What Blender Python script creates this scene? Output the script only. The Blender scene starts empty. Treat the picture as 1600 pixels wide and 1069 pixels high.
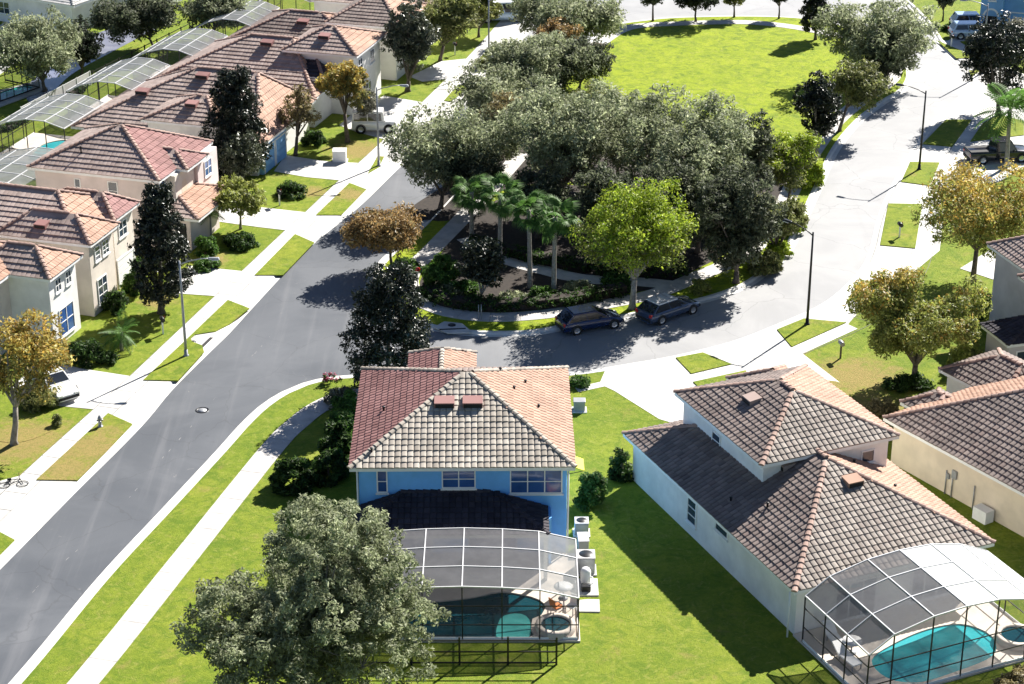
import bpy, math, random
import numpy as np
from mathutils import Vector, Matrix
from mathutils.geometry import delaunay_2d_cdt

SC = bpy.context.scene
COL = SC.collection
R_ = math.radians
random.seed(7)

# ------------------------------------------------------------------ camera, sky, sun, exposure
F_PX, PITCH, CAM_H = 3155.5, 0.42633, 56.0          # calibrated on the photograph (1600 px wide)
cam_d = bpy.data.cameras.new('camera')
cam_d.sensor_width = 36.0
cam_d.lens = 36.0 * F_PX / 1600.0
cam_d.clip_start = 1.0
cam_d.clip_end = 3000.0
cam = bpy.data.objects.new('camera', cam_d)
COL.objects.link(cam)
cam.location = (0, 0, CAM_H)
cam.rotation_euler = (math.pi / 2 - PITCH, 0, 0)
SC.camera = cam

SUN_EL, SUN_AZ = R_(38.0), math.atan2(0.60, 0.80)    # azimuth clockwise from +Y
world = bpy.data.worlds.new('World')
SC.world = world
world.use_nodes = True
wn = world.node_tree
bg = wn.nodes['Background']
sky = wn.nodes.new('ShaderNodeTexSky')
sky.sky_type = 'NISHITA'
sky.sun_disc = False
sky.sun_elevation = SUN_EL
sky.sun_rotation = SUN_AZ
sky.air_density = 0.62
sky.dust_density = 0.2
sky.ozone_density = 1.5
wn.links.new(sky.outputs[0], bg.inputs[0])
bg.inputs[1].default_value = 0.05
sun_d = bpy.data.lights.new('sun', 'SUN')
sun_d.energy = 5.0
sun_d.angle = R_(0.5)
sun_d.color = (1.0, 0.955, 0.88)
sun = bpy.data.objects.new('sun', sun_d)
COL.objects.link(sun)
SUNV = Vector((math.sin(SUN_AZ) * math.cos(SUN_EL), math.cos(SUN_AZ) * math.cos(SUN_EL), math.sin(SUN_EL)))
sun.rotation_euler = SUNV.to_track_quat('Z', 'Y').to_euler()
sun.location = SUNV * 300
vs = SC.view_settings
vs.view_transform = 'Standard'
vs.look = 'None'
vs.gamma = 1.0
vs.use_curve_mapping = False
vs.exposure = 1.42
SC.render.engine = 'CYCLES'
SC.cycles.max_bounces = 8
SC.cycles.transparent_max_bounces = 16

# ------------------------------------------------------------------ helpers
_c, _s = math.cos(PITCH), math.sin(PITCH)
def G(x, y, z=0.0):
    """where the sight line of photo pixel (x, y) meets height z"""
    u, v = (x - 800.0) / F_PX, (y - 534.5) / F_PX
    d = (u, _c - v * _s, -_s - v * _c)
    t = (z - CAM_H) / d[2]
    return Vector((d[0] * t, d[1] * t, z))
def G2(x, y, z=0.0):
    p = G(x, y, z)
    return (p.x, p.y)

def tag(o, label=None, cat=None, group=None, kind=None):
    if label: o['label'] = label
    if cat: o['category'] = cat
    if group: o['group'] = group
    if kind: o['kind'] = kind
    return o

def empty(name, loc=(0, 0, 0), rz=0.0, label=None, cat=None, group=None):
    o = bpy.data.objects.new(name, None)
    o.empty_display_size = 0.3
    o.location = loc
    o.rotation_euler = (0, 0, rz)
    COL.objects.link(o)
    return tag(o, label, cat, group)

def link_mesh(name, me, mats=None, parent=None):
    if mats is not None:
        for m in (mats if isinstance(mats, (list, tuple)) else [mats]):
            me.materials.append(m)
    o = bpy.data.objects.new(name, me)
    COL.objects.link(o)
    if parent is not None: o.parent = parent
    return o

def np_mesh(name, V, Q, n=4, cols=None, smooth=False):
    """fast mesh from numpy: V (nv,3), Q (nf,n)"""
    me = bpy.data.meshes.new(name)
    nv, nf = len(V), len(Q)
    me.vertices.add(nv)
    me.vertices.foreach_set('co', np.ascontiguousarray(V, dtype=np.float32).ravel())
    me.loops.add(nf * n)
    me.loops.foreach_set('vertex_index', np.ascontiguousarray(Q, dtype=np.int32).ravel())
    me.polygons.add(nf)
    me.polygons.foreach_set('loop_start', np.arange(0, nf * n, n, dtype=np.int32))
    me.polygons.foreach_set('loop_total', np.full(nf, n, dtype=np.int32))
    me.polygons.foreach_set('use_smooth', np.full(nf, bool(smooth)))
    if cols is not None:
        ca = me.color_attributes.new('col', 'FLOAT_COLOR', 'POINT')
        ca.data.foreach_set('color', np.ascontiguousarray(cols, dtype=np.float32).ravel())
    me.update(calc_edges=True)
    me.validate()
    return me

class MB:
    def __init__(self): self.v, self.f, self.m, self.sm = [], [], [], []
    def add(self, vs_, fs, mi=0, smooth=False):
        b = len(self.v)
        self.v += [tuple(p) for p in vs_]
        for f in fs:
            self.f.append(tuple(b + i for i in f)); self.m.append(mi); self.sm.append(smooth)
        return self
    def hexa(self, p, mi=0):
        return self.add(p, [(3, 2, 1, 0), (4, 5, 6, 7), (0, 1, 5, 4), (1, 2, 6, 5), (2, 3, 7, 6), (3, 0, 4, 7)], mi)
    def box(self, x0, x1, y0, y1, z0, z1, mi=0):
        return self.hexa([(x0, y0, z0), (x1, y0, z0), (x1, y1, z0), (x0, y1, z0), (x0, y0, z1), (x1, y0, z1), (x1, y1, z1), (x0, y1, z1)], mi)
    def bar(self, a, b, w, h=None, mi=0, up=(0, 0, 1)):
        a, b = Vector(a), Vector(b); h = w if h is None else h
        d = (b - a).normalized(); up = Vector(up)
        if abs(d.dot(up)) > 0.98: up = Vector((0, 1, 0))
        x = d.cross(up).normalized() * (w / 2); y = x.cross(d).normalized() * (h / 2)
        return self.hexa([a - x - y, a + x - y, b + x - y, b - x - y, a - x + y, a + x + y, b + x + y, b - x + y], mi)
    def tube(self, path, rad, n=7, mi=0, cap=True, smooth=True):
        P = [Vector(p) for p in path]; rings = []
        b = len(self.v)
        for i, p in enumerate(P):
            d = (P[min(i + 1, len(P) - 1)] - P[max(i - 1, 0)])
            d = d.normalized() if d.length > 1e-9 else Vector((0, 0, 1))
            up = Vector((0, 0, 1)) if abs(d.z) < 0.95 else Vector((1, 0, 0))
            x = d.cross(up).normalized(); y = d.cross(x).normalized()
            r = rad[i] if isinstance(rad, (list, tuple)) else rad
            for k in range(n):
                a = 2 * math.pi * k / n
                self.v.append(tuple(p + x * (r * math.cos(a)) + y * (r * math.sin(a))))
        for i in range(len(P) - 1):
            for k in range(n):
                k2 = (k + 1) % n
                self.f.append((b + i * n + k, b + i * n + k2, b + (i + 1) * n + k2, b + (i + 1) * n + k)); self.m.append(mi); self.sm.append(smooth)
        if cap:
            self.f.append(tuple(b + k for k in range(n))[::-1]); self.m.append(mi); self.sm.append(False)
            e = b + (len(P) - 1) * n
            self.f.append(tuple(e + k for k in range(n))); self.m.append(mi); self.sm.append(False)
        return self
    def lathe(self, prof, c=(0, 0, 0), n=16, mi=0, axis='z'):
        b = len(self.v); c = Vector(c)
        for r, h in prof:
            for k in range(n):
                a = 2 * math.pi * k / n
                p = (r * math.cos(a), r * math.sin(a), h)
                if axis == 'y': p = (p[0], h, p[1])
                if axis == 'x': p = (h, p[0], p[1])
                self.v.append(tuple(c + Vector(p)))
        for i in range(len(prof) - 1):
            for k in range(n):
                k2 = (k + 1) % n
                self.f.append((b + i * n + k, b + i * n + k2, b + (i + 1) * n + k2, b + (i + 1) * n + k)); self.m.append(mi); self.sm.append(True)
        return self
    def prism(self, poly, z0, z1, mi=0):
        n = len(poly)
        area = sum(poly[i][0] * poly[(i + 1) % n][1] - poly[(i + 1) % n][0] * poly[i][1] for i in range(n))
        if area < 0: poly = poly[::-1]
        b = len(self.v)
        self.v += [(p[0], p[1], z0) for p in poly] + [(p[0], p[1], z1) for p in poly]
        self.f.append(tuple(range(b + n, b + 2 * n))); self.m.append(mi); self.sm.append(False)
        for i in range(n):
            j = (i + 1) % n
            self.f.append((b + i, b + j, b + n + j, b + n + i)); self.m.append(mi); self.sm.append(False)
        return self
    def mesh(self, name):
        me = bpy.data.meshes.new(name)
        me.from_pydata(self.v, [], self.f)
        me.polygons.foreach_set('material_index', self.m)
        me.polygons.foreach_set('use_smooth', self.sm)
        me.update()
        return me
    def build(self, name, mats, parent=None, bevel=0.0):
        o = link_mesh(name, self.mesh(name), mats, parent)
        if bevel:
            md = o.modifiers.new('bevel', 'BEVEL'); md.width = bevel; md.segments = 2; md.limit_method = 'ANGLE'
        return o

def spline(pts, step=1.0, closed=False):
    """Catmull-Rom through 2-D points, resampled"""
    P = [Vector((p[0], p[1])) for p in pts]
    n = len(P); out = []
    for i in range(n if closed else n - 1):
        p1, p2 = P[i], P[(i + 1) % n]
        p0 = P[i - 1] if (closed or i > 0) else p1 * 2 - p2
        p3 = P[(i + 2) % n] if (closed or i + 2 < n) else p2 * 2 - p1
        k = max(1, int((p2 - p1).length / step))
        for j in range(k):
            t = j / k
            out.append(0.5 * ((2 * p1) + (p2 - p0) * t + (2 * p0 - 5 * p1 + 4 * p2 - p3) * t * t + (3 * p1 - p0 - 3 * p2 + p3) * t ** 3))
    if not closed: out.append(P[-1])
    return [(p.x, p.y) for p in out]

def offset(pl, d, closed=False):
    """offset a polyline to its left by d"""
    out = []; n = len(pl)
    for i in range(n):
        a = pl[(i - 1) % n] if (closed or i > 0) else pl[0]
        b = pl[(i + 1) % n] if (closed or i < n - 1) else pl[-1]
        t = Vector((b[0] - a[0], b[1] - a[1])).normalized()
        out.append((pl[i][0] - t.y * d, pl[i][1] + t.x * d))
    return out

def inside(p, poly):
    x, y = p; c = False; n = len(poly); j = n - 1
    for i in range(n):
        xi, yi = poly[i]; xj, yj = poly[j]
        if (yi > y) != (yj > y) and x < (xj - xi) * (y - yi) / (yj - yi) + xi: c = not c
        j = i
    return c

def sheet(name, poly, z, mat, holes=(), extra=()):
    vs_, es = [], []
    for lp in [poly] + list(holes):
        b = len(vs_); n = len(lp)
        vs_ += [Vector((p[0], p[1])) for p in lp]
        es += [(b + i, b + (i + 1) % n) for i in range(n)]
    r = delaunay_2d_cdt(vs_, es, [], 0, 1e-4)
    V, F = r[0], r[2]
    fs = []
    for f in F:
        cx = sum(V[i].x for i in f) / len(f); cy = sum(V[i].y for i in f) / len(f)
        if inside((cx, cy), poly) and not any(inside((cx, cy), h) for h in holes):
            a = V[f[0]]; b = V[f[1]]; c = V[f[2]]
            fs.append(tuple(f) if (b.x - a.x) * (c.y - a.y) - (b.y - a.y) * (c.x - a.x) > 0 else tuple(f[::-1]))
    mb = MB(); mb.add([(p.x, p.y, z) for p in V], fs)
    o = mb.build(name, mat)
    return o

def ribbon(name, pl, w0, w1, z, mat, thick=0.0, parent=None):
    """flat strip between offsets w0 and w1 of a polyline"""
    a, b = offset(pl, w0), offset(pl, w1)
    mb = MB(); n = len(pl)
    vs_ = [(p[0], p[1], z) for p in a] + [(p[0], p[1], z) for p in b]
    fs = [(i, i + 1, n + i + 1, n + i) for i in range(n - 1)]
    if w1 < w0: fs = [f[::-1] for f in fs]
    mb.add(vs_, fs)
    if thick:
        vs2 = [(p[0], p[1], z - thick) for p in a] + [(p[0], p[1], z - thick) for p in b]
        mb.add(vs_ + vs2, [(i, i + 1, 2 * n + i + 1, 2 * n + i) for i in range(n - 1)] + [(n + i, n + i + 1, 3 * n + i + 1, 3 * n + i) for i in range(n - 1)])
    return mb.build(name, mat, parent)

# ------------------------------------------------------------------ materials
def _mat(name):
    m = bpy.data.materials.new(name); m.use_nodes = True
    nt = m.node_tree
    return m, nt, nt.nodes['Principled BSDF'], nt.nodes['Material Output']
def _n(nt, t, **kw):
    n = nt.nodes.new(t)
    for k, v in kw.items(): setattr(n, k, v)
    return n
def c4(c): return (c[0], c[1], c[2], 1.0)
def mixc(nt, fac, a, b, blend='MIX'):
    n = _n(nt, 'ShaderNodeMix', data_type='RGBA', blend_type=blend)
    for sock, val in ((n.inputs[0], fac), (n.inputs[6], a), (n.inputs[7], b)):
        if hasattr(val, 'is_linked') or isinstance(val, bpy.types.NodeSocket): nt.links.new(val, sock)
        elif isinstance(val, (tuple, list)): sock.default_value = c4(val)
        else: sock.default_value = val
    return n.outputs[2]
def noise(nt, scale, detail=4.0, rough=0.55, co=None, dist=0.0):
    n = _n(nt, 'ShaderNodeTexNoise')
    n.inputs['Scale'].default_value = scale; n.inputs['Detail'].default_value = detail
    n.inputs['Roughness'].default_value = rough; n.inputs['Distortion'].default_value = dist
    if co is not None: nt.links.new(co, n.inputs['Vector'])
    return n.outputs['Fac']
def ramp(nt, fac, p0, p1, v0=0.0, v1=1.0):
    n = _n(nt, 'ShaderNodeMapRange'); n.clamp = True
    n.interpolation_type = 'SMOOTHSTEP'
    nt.links.new(fac, n.inputs[0])
    for i, v in zip((1, 2, 3, 4), (p0, p1, v0, v1)): n.inputs[i].default_value = v
    return n.outputs[0]
def math_(nt, op, a, b=0.0):
    n = _n(nt, 'ShaderNodeMath', operation=op)
    for i, v in enumerate((a, b)):
        if isinstance(v, bpy.types.NodeSocket): nt.links.new(v, n.inputs[i])
        else: n.inputs[i].default_value = v
    return n.outputs[0]
def bump(nt, bsdf, h, strength=0.3, dist=0.02):
    n = _n(nt, 'ShaderNodeBump'); n.inputs['Strength'].default_value = strength; n.inputs['Distance'].default_value = dist
    nt.links.new(h, n.inputs['Height']); nt.links.new(n.outputs[0], bsdf.inputs['Normal'])
def wcoord(nt):
    return _n(nt, 'ShaderNodeNewGeometry').outputs['Position']

def M_plain(name, col, rough=0.6, metal=0.0, var=0.12, scale=3.0, spec=0.5, bumps=0.0, col2=None):
    m, nt, b, out = _mat(name)
    co = wcoord(nt)
    f = ramp(nt, noise(nt, scale, 5.0, 0.6, co), 0.3, 0.7)
    dark = tuple(x * (1 - var) for x in col) if col2 is None else col2
    nt.links.new(mixc(nt, f, dark, tuple(min(1, x * (1 + var * 0.5)) for x in col)), b.inputs['Base Color'])
    b.inputs['Roughness'].default_value = rough; b.inputs['Metallic'].default_value = metal
    b.inputs['Specular IOR Level'].default_value = spec
    if bumps: bump(nt, b, noise(nt, scale * 12, 3.0, 0.6, co), bumps, 0.01)
    return m

def M_tile(name, cols, rough=0.75):
    """roof tile: every tile its own tone, blotches of weathering over the slope"""
    m, nt, b, out = _mat(name)
    g = _n(nt, 'ShaderNodeNewGeometry'); oi = _n(nt, 'ShaderNodeObjectInfo')
    r = math_(nt, 'FRACT', math_(nt, 'ADD', g.outputs['Random Per Island'], oi.outputs['Random']))
    cr = _n(nt, 'ShaderNodeValToRGB'); nt.links.new(r, cr.inputs[0])
    el = cr.color_ramp.elements
    el[0].position = 0.0; el[0].color = c4(cols[0]); el[1].position = 1.0; el[1].color = c4(cols[-1])
    for i, c in enumerate(cols[1:-1]):
        e = el.new((i + 1) / (len(cols) - 1)); e.color = c4(c)
    co = g.outputs['Position']
    f = ramp(nt, noise(nt, 0.55, 5.0, 0.6, co), 0.35, 0.75)
    nt.links.new(mixc(nt, math_(nt, 'MULTIPLY', f, 0.62), cr.outputs[0], tuple(x * 0.66 for x in cols[0])), b.inputs['Base Color'])
    b.inputs['Roughness'].default_value = rough
    b.inputs['Specular IOR Level'].default_value = 0.25
    bump(nt, b, noise(nt, 30, 3, 0.6, co), 0.15, 0.01)
    return m

def M_leaf(name, rough=0.45, trans=0.3, spec=0.5, gain=1.0):
    m, nt, b, out = _mat(name)
    a = _n(nt, 'ShaderNodeVertexColor', layer_name='col')
    g = _n(nt, 'ShaderNodeNewGeometry')
    v = ramp(nt, g.outputs['Random Per Island'], 0.0, 1.0, 0.65 * gain, 1.35 * gain)
    hsv = _n(nt, 'ShaderNodeHueSaturation'); nt.links.new(a.outputs[0], hsv.inputs['Color']); nt.links.new(v, hsv.inputs['Value'])
    nt.links.new(hsv.outputs[0], b.inputs['Base Color'])
    b.inputs['Roughness'].default_value = rough; b.inputs['Specular IOR Level'].default_value = spec
    t = _n(nt, 'ShaderNodeBsdfTranslucent')
    nt.links.new(hsv.outputs[0], t.inputs[0])
    mx = _n(nt, 'ShaderNodeMixShader'); mx.inputs[0].default_value = trans
    nt.links.new(b.outputs[0], mx.inputs[1]); nt.links.new(t.outputs[0], mx.inputs[2])
    nt.links.new(mx.outputs[0], out.inputs[0])
    return m

def M_screen(name, col, alpha, trans=0.5):
    """insect screen: open weave, part see-through, part scattering"""
    m, nt, b, out = _mat(name)
    tr = _n(nt, 'ShaderNodeBsdfTransparent')
    d = _n(nt, 'ShaderNodeBsdfDiffuse'); d.inputs[0].default_value = c4(col)
    t = _n(nt, 'ShaderNodeBsdfTranslucent'); t.inputs[0].default_value = c4(col)
    m1 = _n(nt, 'ShaderNodeMixShader'); m1.inputs[0].default_value = trans
    nt.links.new(d.outputs[0], m1.inputs[1]); nt.links.new(t.outputs[0], m1.inputs[2])
    m2 = _n(nt, 'ShaderNodeMixShader')
    f = ramp(nt, noise(nt, 0.8, 4, 0.6, wcoord(nt)), 0.25, 0.75, alpha * 0.82, min(1, alpha * 1.15))
    nt.links.new(f, m2.inputs[0])
    nt.links.new(tr.outputs[0], m2.inputs[1]); nt.links.new(m1.outputs[0], m2.inputs[2])
    nt.links.new(m2.outputs[0], out.inputs[0])
    return m

def M_lawn(name, c0, c1, dry_amt=0.25, spots=()):
    m, nt, b, out = _mat(name)
    co = wcoord(nt)
    f1 = ramp(nt, noise(nt, 0.22, 5, 0.6, co), 0.3, 0.7)
    f2 = ramp(nt, noise(nt, 2.2, 6, 0.65, co, 0.6), 0.3, 0.72)
    f3 = noise(nt, 5.5, 8, 0.82, co, 0.3)
    base = mixc(nt, f1, c0, c1)
    base = mixc(nt, math_(nt, 'MULTIPLY', f2, 0.45), base, tuple(x * 0.72 for x in c0))
    f4 = ramp(nt, noise(nt, 0.9, 7, 0.72, co, 1.2), 0.42, 0.66)
    base = mixc(nt, math_(nt, 'MULTIPLY', f4, 0.8), base, (0.085, 0.150, 0.012))
    f5 = ramp(nt, noise(nt, 1.1, 8, 0.78, co, 2.2), 0.50, 0.68)
    base = mixc(nt, math_(nt, 'MULTIPLY', f5, 0.62), base, (0.34, 0.32, 0.085))
    dry = ramp(nt, noise(nt, 0.5, 6, 0.68, co, 0.4), 0.56, 0.74)
    dry = math_(nt, 'MULTIPLY', dry, dry_amt)
    if spots:
        acc = None
        wob = math_(nt, 'MULTIPLY', math_(nt, 'SUBTRACT', noise(nt, 1.1, 8, 0.78, co, 0.8), 0.5), 3.2)
        for (x, y, r) in spots:
            vd = _n(nt, 'ShaderNodeVectorMath', operation='DISTANCE')
            nt.links.new(co, vd.inputs[0]); vd.inputs[1].default_value = (x, y, 0)
            q = math_(nt, 'ADD', math_(nt, 'DIVIDE', vd.outputs['Value'], r), wob)
            s = ramp(nt, q, 0.3, 1.25, 1.0, 0.0)
            acc = s if acc is None else math_(nt, 'MAXIMUM', acc, s)
        dry = math_(nt, 'MAXIMUM', dry, math_(nt, 'MULTIPLY', acc, 0.85))
    base = mixc(nt, dry, base, (0.30, 0.21, 0.085))
    base = mixc(nt, math_(nt, 'MULTIPLY', ramp(nt, f3, 0.42, 0.66), 0.55), base, (0.085, 0.135, 0.012))
    nt.links.new(base, b.inputs['Base Color'])
    b.inputs['Roughness'].default_value = 0.85; b.inputs['Specular IOR Level'].default_value = 0.12
    bump(nt, b, math_(nt, 'ADD', f3, noise(nt, 14, 5, 0.75, co)), 0.7, 0.08)
    return m

def M_road():
    m, nt, b, out = _mat('asphalt')
    co = wcoord(nt)
    sx = _n(nt, 'ShaderNodeSeparateXYZ'); nt.links.new(co, sx.inputs[0])
    big = noise(nt, 0.06, 4, 0.55, co)
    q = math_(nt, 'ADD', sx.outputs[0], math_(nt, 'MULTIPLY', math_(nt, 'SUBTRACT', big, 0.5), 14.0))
    # backlit sun sheen painted in: asphalt grows paler towards the loop road
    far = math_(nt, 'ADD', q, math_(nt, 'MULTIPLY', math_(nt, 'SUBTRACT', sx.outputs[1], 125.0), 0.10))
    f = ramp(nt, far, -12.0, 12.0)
    new = mixc(nt, ramp(nt, noise(nt, 0.10, 5, 0.6, co, 0.8), 0.35, 0.7), (0.072, 0.080, 0.094), (0.118, 0.126, 0.140))  # street asphalt, without the painted sheen
    loop_sheen = mixc(nt, ramp(nt, noise(nt, 0.15, 5, 0.6, co, 0.8), 0.35, 0.7), (0.265, 0.267, 0.275), (0.325, 0.325, 0.33))
    base = mixc(nt, f, new, loop_sheen)
    # stretched wear along the wheel tracks and pale scuffs
    mp = _n(nt, 'ShaderNodeMapping'); nt.links.new(co, mp.inputs[0]); mp.inputs['Rotation'].default_value = (0, 0, 0.29); mp.inputs['Scale'].default_value = (1.1, 0.05, 1)
    w = ramp(nt, noise(nt, 1.0, 5, 0.6, mp.outputs[0]), 0.5, 0.8)
    base = mixc(nt, math_(nt, 'MULTIPLY', w, 0.28), base, (0.24, 0.24, 0.25))
    base = mixc(nt, math_(nt, 'MULTIPLY', ramp(nt, noise(nt, 0.7, 6, 0.75, co, 1.5), 0.64, 0.74), 0.5), base, (0.30, 0.29, 0.28))
    base = mixc(nt, math_(nt, 'MULTIPLY', noise(nt, 40, 3, 0.7, co), 0.25), base, (0.03, 0.03, 0.032))
    vo = _n(nt, 'ShaderNodeTexVoronoi', feature='DISTANCE_TO_EDGE'); vo.inputs['Scale'].default_value = 0.16
    wv = _n(nt, 'ShaderNodeVectorMath', operation='ADD'); nt.links.new(co, wv.inputs[0])
    nz = _n(nt, 'ShaderNodeTexNoise'); nz.inputs['Scale'].default_value = 0.8; nz.inputs['Detail'].default_value = 6; nt.links.new(co, nz.inputs['Vector']); nt.links.new(nz.outputs['Color'], wv.inputs[1])
    nt.links.new(wv.outputs[0], vo.inputs['Vector'])
    base = mixc(nt, ramp(nt, vo.outputs['Distance'], 0.002, 0.008, 0.2, 0.0), base, (0.03, 0.03, 0.03))
    nt.links.new(base, b.inputs['Base Color'])
    b.inputs['Roughness'].default_value = 0.62; b.inputs['Specular IOR Level'].default_value = 0.4
    bump(nt, b, noise(nt, 45, 3, 0.7, co), 0.25, 0.01)
    return m

def M_water(name, c0, c1):
    m, nt, b, out = _mat(name)
    co = wcoord(nt)
    nt.links.new(mixc(nt, ramp(nt, noise(nt, 0.5, 3, 0.5, co), 0.3, 0.7), c0, c1), b.inputs['Base Color'])
    b.inputs['Roughness'].default_value = 0.06
    bump(nt, b, noise(nt, 3.5, 3, 0.5, co, 0.5), 0.12, 0.05)
    return m

def M_glass(name, col=(0.02, 0.03, 0.045), rough=0.08):
    m, nt, b, out = _mat(name)
    co = wcoord(nt)
    nt.links.new(mixc(nt, noise(nt, 0.9, 2, 0.5, co), col, tuple(min(1, x * 2.6) for x in col)), b.inputs['Base Color'])
    b.inputs['Roughness'].default_value = rough; b.inputs['Specular IOR Level'].default_value = 0.8
    return m

def M_paint(name, col, metal=0.3, rough=0.25):
    m, nt, b, out = _mat(name)
    co = wcoord(nt)
    nt.links.new(mixc(nt, noise(nt, 4, 4, 0.6, co), tuple(x * 0.85 for x in col), col), b.inputs['Base Color'])
    b.inputs['Metallic'].default_value = metal; b.inputs['Roughness'].default_value = rough
    b.inputs['Coat Weight'].default_value = 0.6; b.inputs['Coat Roughness'].default_value = 0.05
    return m

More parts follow.
